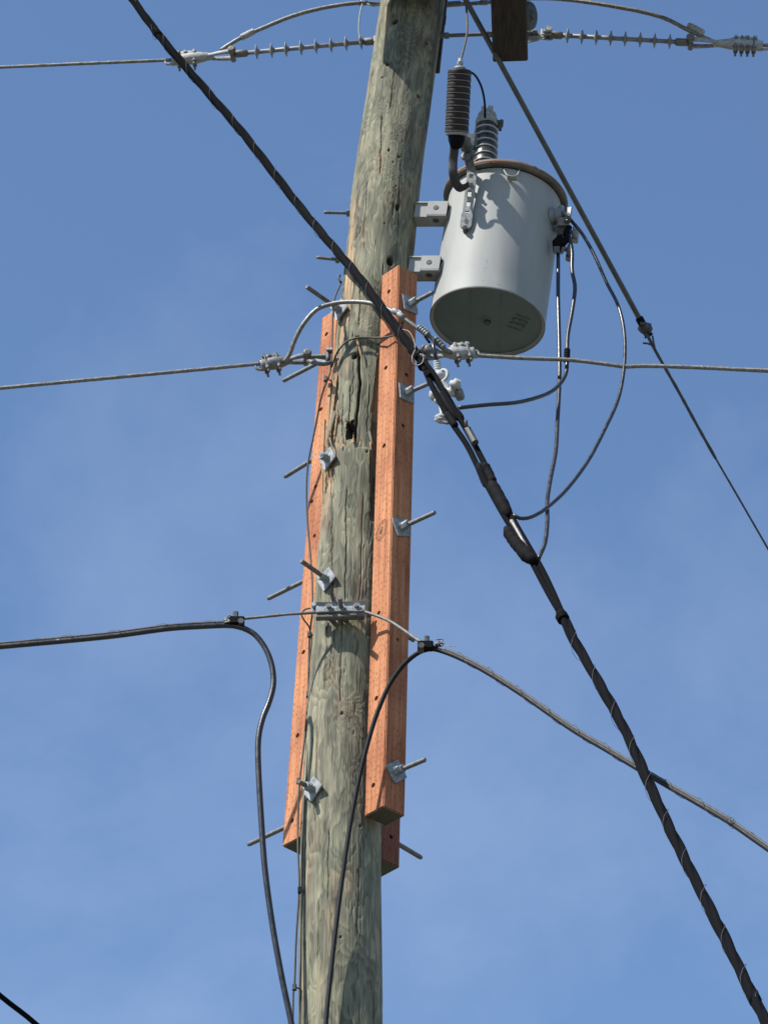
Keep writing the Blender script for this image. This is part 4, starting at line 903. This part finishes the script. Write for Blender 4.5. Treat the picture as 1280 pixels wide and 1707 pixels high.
# ------------------------------------------------------------------ the black cable bundle crossing in front of the pole
def build_bundle():
    mid = [(222, 0, 9.53), (260, 52, 9.53), (300, 100, 9.53), (345, 152, 9.53), (400, 216, 9.52), (450, 280, 9.50), (500, 345, 9.47), (550, 405, 9.40), (600, 464, 9.30), (640, 518, 9.20), (672, 562, 9.14), (700, 597, 9.09)]
    e_ = P(*mid[0]); p2 = P(*mid[1]); start = ext(p2, e_, 2.2)
    root = thing('cable_bundle', P(640, 518, 9.2), 'thick lashed black cable bundle sweeping from top left to bottom right past the pole', 'cable')
    path = smooth([start] + [P(*q) for q in mid], .02)
    rad = .0116
    for k in range(3):
        MB().tube(helix(path, lambda t_: .0054, .46, 2.1 * k), rad, 10).build('cable', BLACK, root)
    # the run splits in two between the pole and the binding
    lf = [(700, 597, 9.09), (722, 648, 9.04), (750, 700, 8.99), (778, 742, 8.95), (800, 786, 8.90), (822, 828, 8.86), (845, 868, 8.82), (868, 903, 8.79), (895, 953, 8.74), (915, 990, 8.70), (934, 1022, 8.66)]
    rg = [(700, 597, 9.09), (738, 650, 9.04), (765, 695, 8.99), (790, 740, 8.95), (814, 786, 8.90), (836, 830, 8.86), (858, 872, 8.81), (880, 910, 8.78), (902, 948, 8.74), (920, 985, 8.70), (936, 1022, 8.66)]
    pl = px_path(lf, .02); pr = px_path(rg, .02)
    MB().tube(pl, lambda t_: .0098 + .0012 * max(0, t_ - .8) * 5, 12).build('cable', BLACK, root)
    MB().tube(pr, lambda t_: .0104, 12).build('cable', BLACK, root)
    MB().tube(px_path([(700, 592, 9.07), (728, 630, 9.02), (748, 668, 8.98), (772, 706, 8.95), (784, 725, 8.94)], .02), .0075, 10).build('cable', BLACK, root)
    MB().tube(px_path([(852, 868, 8.80), (866, 892, 8.78), (879, 916, 8.76)], .02), .0065, 10, lobes=6, pitch=.06).build('bare_neutral', STRAND, root)
    # taped splices
    def splice(lst, rr, seed, nm='taped_splice', mat=None):
        rnd = random.Random(seed); pth = px_path(lst, .008); n_ = len(pth); wob = [rnd.uniform(.88, 1.12) for _ in range(n_ + 1)]
        def f(t_):
            i = min(n_ - 1, int(t_ * (n_ - 1))); e2 = min(1, t_ * 7, (1 - t_) * 7 + .15); return rr * (.45 + .55 * e2) * (wob[i] * .5 + .5)
        return MB().tube(pth, f, 12).build(nm, mat or TAPE, root)
    splice([(806, 772, 8.90), (814, 788, 8.90), (822, 806, 8.88)], .016, 1)
    splice([(817, 804, 8.88), (832, 830, 8.85), (848, 862, 8.82)], .021, 2)
    splice([(843, 880, 8.81), (856, 900, 8.79), (868, 915, 8.77), (884, 936, 8.75)], .021, 3)
    splice([(866, 908, 8.78), (880, 926, 8.75), (892, 938, 8.74)], .018, 4)
    splice([(796, 772, 8.91), (804, 794, 8.9), (812, 812, 8.88)], .013, 5)
    splice([(735, 655, 9.03), (752, 680, 9.0), (770, 700, 8.97)], .0165, 6)
    splice([(743, 688, 8.99), (752, 700, 8.98), (760, 712, 8.97)], .013, 8, 'sleeve', TAPE)
    # bolted connector near the fork
    c0 = P(780, 716, 8.93); c1 = P(792, 738, 8.92); d = (c1 - c0).normalized(); _, s_, u_ = frame_of(d)
    cn = MB().box((c0 + c1) / 2, [s_, u_, d], (.026, .022, (c1 - c0).length), .006).build('bolted_connector', STEELD, root)
    MB().tube([c0, P(777, 708, 8.92), P(776, 700, 8.91)], .006, 8).build('connector_bolt', STEELD, cn); MB().cyl(c0 - d * .008, c0 + d * .006, .010, hexa=True).build('connector_nut', ALUB, cn)
    # lower run
    lo = [(934, 1020, 8.66), (960, 1073, 8.60), (1000, 1142, 8.50), (1040, 1215, 8.40), (1075, 1292, 8.29), (1120, 1390, 8.15), (1170, 1490, 8.00), (1215, 1580, 7.87), (1258, 1668, 7.74), (1278, 1707, 7.68)]
    lw = [P(*q) for q in lo]; lw.append(ext(lw[-2], lw[-1], 1.6)); path2 = smooth(lw, .02)
    for k in range(3):
        MB().tube(helix(path2, lambda t_: .0056 + .0008 * math.sin(t_ * 60), .46, 2.1 * k + 1), .0112, 10).build('cable', BLACK, root)
    # lashing wire and steel bindings
    MB().tube(helix(path, .0190, .17, .5, .22, 2), .0008, 5).build('lashing_wire', STEELD, root)
    MB().tube(helix(path2, .0180, .20, .5, .32, 3), .0008, 5).build('lashing_wire', STEELD, root)
    for (x, y, Y, n_) in ((935, 1026, 8.65, 1), (703, 605, 9.085, 1), (716, 622, 9.06, 1)):
        p_ = P(x, y, Y); dd = (P(x + 10, y + 17, Y - .02) - p_).normalized(); pr_ = [(.010, 0)]; nt_ = 5 * n_
        for j in range(nt_): pr_ += [(.0186, .0048 * j), (.0206, .0048 * j + .0012), (.0206, .0048 * j + .0034), (.0186, .0048 * j + .0046)]
        pr_.append((.010, .0048 * nt_)); MB().lathe(pr_, p_, dd, 20, sx=.95).build('wire_binding', TAPE, root)
    # loose loop of binding wire
    MB().tube(px_path([(692, 583, 9.07), (687, 595, 9.06), (688, 604, 9.06), (694, 609, 9.06), (703, 606, 9.05), (706, 596, 9.05), (700, 590, 9.05)], .006), .0022, 6).build('wire_loop', STRAND, root)
    MB().tube(px_path([(671, 549, 9.12), (682, 553, 9.10), (690, 568, 9.09), (692, 582, 9.08)], .008), .0016, 6).build('wire_loop', STRAND, root)
    return root
BUN = build_bundle()

# pale hardware hanging behind the bundle: grounded drop, wedge clamps
PALE = worn('pale_oxidised_casting', (.44, .44, .43), (.66, .66, .64), .5, 0, 60, .5, 260, .4)
hd = thing('service_drop_clamp', P(735, 640, 9.14), 'pale clamp and white ribbed boot hanging behind the black bundle', 'clamp')
pr = []
a_ = P(728, 603, 9.19); b_ = P(729, 622, 9.19); d = (b_ - a_); Lb = d.length; d.normalize()
for k in range(5): pr += [(.0095, Lb * k / 5), (.0135, Lb * (k + .25) / 5), (.0135, Lb * (k + .6) / 5), (.0095, Lb * (k + .9) / 5)]
MB().lathe(pr, a_, d, 16).build('ribbed_boot', WHITE := worn('white_plastic', (.50, .54, .56), (.62, .65, .66), .45, 0, 30, .1, 100), hd)
MB().blob(P(731, 626, 9.17), (.022, .016, .020), 5, .15).build('clamp_body', PALE, hd)
MB().tube(px_path([(733, 640, 9.165), (744, 630, 9.16), (745, 620, 9.16), (738, 617, 9.165), (731, 624, 9.17), (729, 634, 9.17), (735, 644, 9.16)], .006), .0066, 8).build('hook', PALE, hd)
mb = MB(); mb.box(P(736, 648, 9.14), [Vector((.8, 0, .6)), Vector((0, 1, 0)), Vector((-.6, 0, .8))], (.05, .03, .03), .008); mb.build('clamp_block', PALE, hd)
MB().lathe([(.014, -.030), (.022, -.027), (.023, -.014), (.014, -.010), (.014, .001), (.022, .005), (.022, .017), (.014, .021), (.012, .032)], P(756, 646, 9.08), Vector((.35, -.5, .4)), 20).build('clamp_cap', PALE, hd)
MB().lathe([(.020, -.012), (.024, -.008), (.024, .010), (.018, .014)], P(765, 657, 9.10), Vector((.8, -.3, .1)), 16).build('clamp_nut', ALU, hd)
MB().blob(P(723, 658, 9.14), (.017, .018, .022), 9, .35).build('clamp_body', PALE, hd)
MB().blob(P(729, 668, 9.13), (.012, .012, .012), 10, .2).build('clamp_bolt', PALE, hd)
MB().tube(px_path([(732, 671, 9.12), (734, 682, 9.11), (736, 692, 9.1)], .006), .0048, 8).build('grounding_tail', PALE, hd)
MB().blob(P(735, 698, 9.08), (.022, .016, .016), 6, .5, n=12).build('tape_ball', PALE, hd)
MB().tube(px_path([(738, 703, 9.07), (745, 705, 9.05), (752, 704, 9.03)], .006), .006, 8).build('tail_wire', STEELD, hd)
MB().tube(px_path([(723, 566, 9.20), (722, 576, 9.17), (725, 590, 9.17), (728, 604, 9.19)], .008), .0072, 10).build('drop_wire', BLACKG, None, 'short glossy black lead dropping from the jumper into the white ribbed boot', 'wire')

# ------------------------------------------------------------------ secondary leads of the transformer
def lead(lst, r, label, start=None, mat=None, name='lead_cable', group='secondary leads of the transformer'):
    pts = ([start] if start is not None else []) + [P(*q) for q in lst]; return MB().tube(smooth(pts, .015), r, 12).build(name, mat or BLACKG, None, label, 'cable', group)
lead([(930, 412, 9.42), (930, 450, 9.40), (930, 500, 9.38), (932, 585, 9.34), (932, 640, 9.30), (929, 700, 9.22), (926, 752, 9.12), (917, 800, 9.02), (912, 835, 8.94), (912, 870, 8.85), (908, 905, 8.79), (897, 932, 8.755)], .0072, 'straightest glossy black lead, hanging from the transformer side to the lower taped splice')
lead([(948, 392, 9.40), (953, 420, 9.40), (953, 450, 9.39), (958, 480, 9.38), (953, 520, 9.36), (946, 560, 9.33), (945, 595, 9.30), (942, 625, 9.28), (925, 648, 9.24), (900, 661, 9.18), (860, 671, 9.12), (810, 675, 9.06), (764, 680, 9.03)], .0072, 'wavy black lead taped to the bare conductor and curving back left to the bundle')
lead([(938, 350, 9.40), (952, 368, 9.40), (970, 390, 9.40), (990, 425, 9.40), (1010, 470, 9.38), (1030, 510, 9.36), (1040, 555, 9.32), (1040, 610, 9.26), (1030, 665, 9.20), (1008, 715, 9.12), (980, 768, 9.04), (945, 815, 8.95), (912, 846, 8.88), (885, 862, 8.84), (866, 864, 8.82), (855, 858, 8.815)], .0064, 'widest bowing grey-black lead, swinging right and back to the upper taped splice')
connector(945, 583, 9.315, 944, 603, 9.29, 'taped grip tying the wavy black lead to the bare conductor', .0115, 5, TAPE)
# terminal pieces hanging right of the tank
lg = thing('terminal_lug', P(932, 402, 9.4), 'black angular terminal lugs where the leads join the transformer', 'connector')
ex = Vector((1, 0, 0)); ez = Vector((0, -.45, .89)); ey = ex.cross(ez)
MB().prism([(-.024, .0), (.002, .024), (.030, .0), (.014, -.014), (.008, -.04), (-.022, -.036)], P(931, 402, 9.40), ex, ez, ey, .026).build('lug', TAPE, lg)
MB().box(P(927, 417, 9.40), [ex, ey, ez], (.024, .026, .024), .004).build('lug_sleeve', ARMG, lg)
MB().tube(px_path([(937, 408, 9.4), (945, 398, 9.4), (943, 388, 9.4), (949, 378, 9.4)], .006), .011, 10).build('lug', TAPE, lg)
MB().box(P(935, 382, 9.42), [ex, ey, ez], (.05, .03, .018), .004).build('lug_bar', ARMG, lg)
MB().box(P(938, 371, 9.40), [ex, ey, ez], (.045, .04, .03), .006).build('lug_block', ALU, lg)
MB().cyl(P(935, 345, 9.40), P(936, 372, 9.40), .012, 10).build('lug_post', ALUB, lg)
mb = MB(); mb.cyl(P(930, 384, 9.39), P(930, 394, 9.39), .0055, 8); mb.cyl(P(936, 384, 9.39), P(936, 392, 9.39), .0055, 8); mb.build('lug_bolts', STEELD, lg)

# taps above the transformer
MB().tube(smooth([ARRTOP, P(767, 104, 9.01), P(773, 80, 9.06), P(778, 55, 9.14), (P(778, 25, 9.25)), P(776, 0, 9.42), P(776, -30, 9.5)], .012), .0044, 10).build('tap_wire', COPPERW, None, 'thin wire rising from the surge arrester to the jumper overhead', 'wire')
MB().tube(smooth([P(768, 113, 9.02), P(780, 118, 9.05), P(792, 126, 9.14), P(801, 142, 9.26), P(806, 160, 9.38), P(808, 178, 9.44), P(808, 196, 9.45)], .008), .0042, 10).build('tap_wire', BLACK, None, 'thin black wire arching from the surge arrester to the bushing cap', 'wire')

# ------------------------------------------------------------------ guy strain rod and wire, upper right
gy = thing('guy_strain_rod', P(1068, 540, 9.9), 'long grey fibreglass guy strain rod slanting down past the transformer', 'guy insulator')
g0 = P(774, -4, 9.25); g1 = P(1070, 540, 10.2)
MB().tube([g0 + (g1 - g0) * (k / 40 - .2) for k in range(49)], .0105, 12).build('rod', FIBRE, gy)
gd = (g1 - g0).normalized(); MB().lathe([(.012, -.03), (.016, -.026), (.016, .05), (.020, .055)], g1, gd, 16).build('end_ferrule', TAPE, gy)
q = P(1075, 548, 10.21); mb = MB(); mb.blob(q, (.028, .020, .024), 3, .3); mb.cyl(q + Vector((-.02, -.02, .012)), q + Vector((.02, -.02, -.002)), .010, hexa=True); mb.cyl(q + Vector((.01, -.03, -.01)), q + Vector((.01, .03, -.01)), .012, 8); mb.build('shackle', STEELD, gy)
wp = [P(1077, 556, 10.21), P(1092, 585, 10.24), P(1130, 652, 10.35), P(1165, 716, 10.45), P(1192, 764, 10.52), P(1235, 838, 10.66), P(1280, 916, 10.8)]; wp.append(ext(wp[-2], wp[-1], 3.5))
gwr = thing('guy_wire', wp[0], 'thin dark guy wire running down right from the fibreglass strain rod', 'wire')
MB().tube(smooth(wp[:5], .02), .0060, 10, lobes=6, pitch=.1).build('wire_grip', STEELD, gwr)
MB().tube(smooth(wp[4:], .03), .0042, 8).build('wire', STEELD, gwr)
MB().tube(px_path([(1087, 560, 10.2), (1089, 572, 10.2), (1091, 580, 10.22)], .01), .004, 8).build('wire_tail', STEELD, gwr)
MB().tube(px_path([(1072, 572, 10.18), (1080, 573, 10.2), (1089, 577, 10.22)], .01), .004, 8).build('wire_tail', STEELD, gwr)
# stray span crossing the lower left corner
wp = [P(-60, 1604, 8.9), P(0, 1659, 9.0), P(32, 1684, 9.05), P(66, 1712, 9.1), P(150, 1790, 9.25)]
MB().tube(smooth([ext(wp[1], wp[0], 1.0)] + wp + [ext(wp[3], wp[4], 2)], .03), .0085, 10).build('service_cable', BLACK, None, 'black cable cutting across the bottom left corner of the picture', 'cable')

# ------------------------------------------------------------------ three-bolt suspension clamp and the two communication cables
tc_ = on_pole(566, 1018, .012)[0]
sc = thing('three_bolt_clamp', tc_, 'galvanised three-bolt clamp plate across the front of the pole', 'clamp')
a0 = P(527, 1019, 9.335); a1 = P(608, 1017, 9.325); d = (a1 - a0).normalized(); up = Vector((0, .0, 1)); up = (up - d * up.dot(d)).normalized(); nf = up.cross(d); nf = nf if nf.y < 0 else -nf
w_ = (a1 - a0).length; mid_ = (a0 + a1) / 2
MB().prism([(-.026, -.004), (-.026, .004), (-.010, .004), (-.006, .009), (.006, .009), (.010, .004), (.024, .003), (.030, .010), (.032, .006), (.026, -.004)], mid_, up, nf, d, w_).build('front_plate', GALV, sc)
MB().box(mid_ - nf * .012, [up, nf, d], (.050, .008, w_ * .96), .002).build('back_plate', GALV, sc)
MB().box(mid_ - up * .028 + nf * .0, [up, nf, d], (.008, .026, w_ * .985), .002).build('lower_lip', GALVD, sc)
for t_, L_ in ((.27, .03), (.52, .075), (.84, .03)):
    q = a0 + d * (w_ * t_) + up * .004; bo_ = MB().cyl(q - nf * .08, q + nf * L_, .0080, 10).build('bolt', GALVD, sc); MB().cyl(q + nf * .005, q + nf * .017, .0150, hexa=True).build('nut', GALV, bo_)
q = P(524, 1015, 9.36); mb = MB(); mb.box(q, [d, nf, up], (.02, .02, .03), .003); mb.cyl(q, q + nf * .03, .008, hexa=True); mb.cyl(q + up * .015, q + up * .03, .004, 8); mb.build('ground_clamp', GALV, sc)
ll = thing('messenger_strand', a0, 'thin steel messenger strand passing through the three-bolt clamp', 'wire')
MB().tube(px_path([(375, 1034, 9.36), (430, 1029, 9.35), (480, 1024, 9.34), (527, 1021, 9.335)], .01), .0048, 12, lobes=6, amp=.1, pitch=.07).build('strand', GALVD, ll)
MB().tube(px_path([(527, 1021, 9.325), (566, 1019, 9.315), (608, 1019, 9.305)], .01), .0048, 12, lobes=6, amp=.1, pitch=.07).build('strand', GALVD, ll)
MB().tube(px_path([(608, 1020, 9.305), (632, 1028, 9.28), (652, 1037, 9.25), (675, 1052, 9.20), (700, 1069, 9.14), (722, 1078, 9.10)], .01), .0052, 12, lobes=6, amp=.12, pitch=.07).build('strand', GALVD, ll)
def cable_with_loop(span, loop, label, rr=.0098, offs=.013, seed=1, llabel=''):
    root = thing('communication_cable', P(*span[0]), label, 'cable', 'lashed communication cables')
    s_ = [P(*q) for q in span]; s_.append(ext(s_[-2], s_[-1], 2.0)); sp = smooth(s_, .015)
    up_ = [p + Vector((0, 0, offs)) for p in sp]
    cab = smooth([P(*q) for q in loop[::-1]] + [], .015)
    MB().tube(cab + sp[1:], rr, 12).build('cable', BLACKG if seed == 1 else BLACKM, root)
    MB().tube(up_, .0044, 12, lobes=6, amp=.2, pitch=.07).build('messenger', DULLST, root)
    MB().tube(helix([(a + b) / 2 for a, b in zip(sp, up_)], .0140, .16, .3 + seed, .06, seed), .0008, 5).build('lashing_wire', STEELD, root)
    return root
LL = [(388, 1043, 9.345), (405, 1047, 9.34), (425, 1058, 9.34), (442, 1080, 9.34), (453, 1108, 9.34), (456, 1140, 9.34), (449, 1170, 9.34), (438, 1198, 9.34), (431, 1232, 9.34), (431, 1280, 9.34), (436, 1370, 9.345), (442, 1450, 9.35), (454, 1540, 9.36), (470, 1630, 9.37), (486, 1707, 9.375), (500, 1790, 9.375), (506, 1900, 9.375)]
cable_with_loop([(384, 1042, 9.345), (340, 1044, 9.35), (280, 1048, 9.35), (190, 1060, 9.36), (100, 1069, 9.37), (0, 1078, 9.38)], LL, 'black lashed cable coming in from the left, its loop hanging left of the pole', seed=1)
LR = [(738, 1086, 9.10), (722, 1082, 9.105), (704, 1085, 9.12), (686, 1096, 9.15), (668, 1114, 9.185), (650, 1140, 9.215), (636, 1170, 9.235), (622, 1208, 9.255), (607, 1262, 9.275), (594, 1320, 9.295), (582, 1385, 9.31), (571, 1460, 9.322), (560, 1545, 9.330), (550, 1635, 9.334), (543, 1707, 9.336), (537, 1800, 9.336), (534, 1900, 9.336)]
cable_with_loop([(742, 1087, 9.09), (770, 1099, 9.05), (810, 1120, 8.99), (870, 1158, 8.90), (950, 1214, 8.78), (1010, 1250, 8.69), (1060, 1280, 8.61), (1120, 1315, 8.52), (1160, 1338, 8.46), (1220, 1374, 8.37), (1280, 1416, 8.28)], LR, 'black lashed cable running to the right edge, its loop hanging across the pole', rr=.0078, offs=.0112, seed=2)
for (x, y, Y, lb, sg) in ((388, 1034, 9.335, 'black strap clamp with wire knot on the left communication cable', 1), (716, 1075, 9.095, 'black strap clamp with wire knot on the right communication cable', -1)):
    c = P(x, y, Y); root = thing('cable_clamp', c, lb, 'clamp', 'cable strap clamps'); X_ = Vector((1, 0, 0)); Z_ = Vector((0, 0, 1)); F_ = Vector((0, -1, 0))
    MB().box(P(x + 7 * sg, y + 2, Y), [X_, F_, Z_], (.052, .030, .024), .005).build('clamp_body', TAPE, root)
    MB().box(P(x + 5 * sg, y - 6, Y), [X_, F_, Z_], (.018, .026, .028), .004).build('clamp_ear', STEELD, root)
    MB().cyl(P(x + 14 * sg, y + 5, Y) + F_ * .018, P(x + 14 * sg, y + 5, Y) - F_ * .018, .011, hexa=True).build('clamp_bolt', STEELD, root)
    kx = P(x - 9 * sg if sg > 0 else x + 15, y if sg > 0 else y - 1, Y); rnd = random.Random(x)
    pts = [kx + Vector((rnd.uniform(-.018, .018), rnd.uniform(-.012, .012), rnd.uniform(-.014, .018))) for _ in range(14)]
    MB().tube(smooth(pts, .006), .0022, 6).build('wire_knot', STRAND, root)
    MB().blob(kx, (.012, .010, .010), x, .5).build('knot_core', GALVD, root)
MB().tube(px_path([(738, 1075, 9.09), (748, 1077, 9.08), (758, 1078, 9.05)], .008), .0012, 5).build('wire_end', STRAND, None, 'hair-thin loose wire end beside the right strap clamp', 'wire')
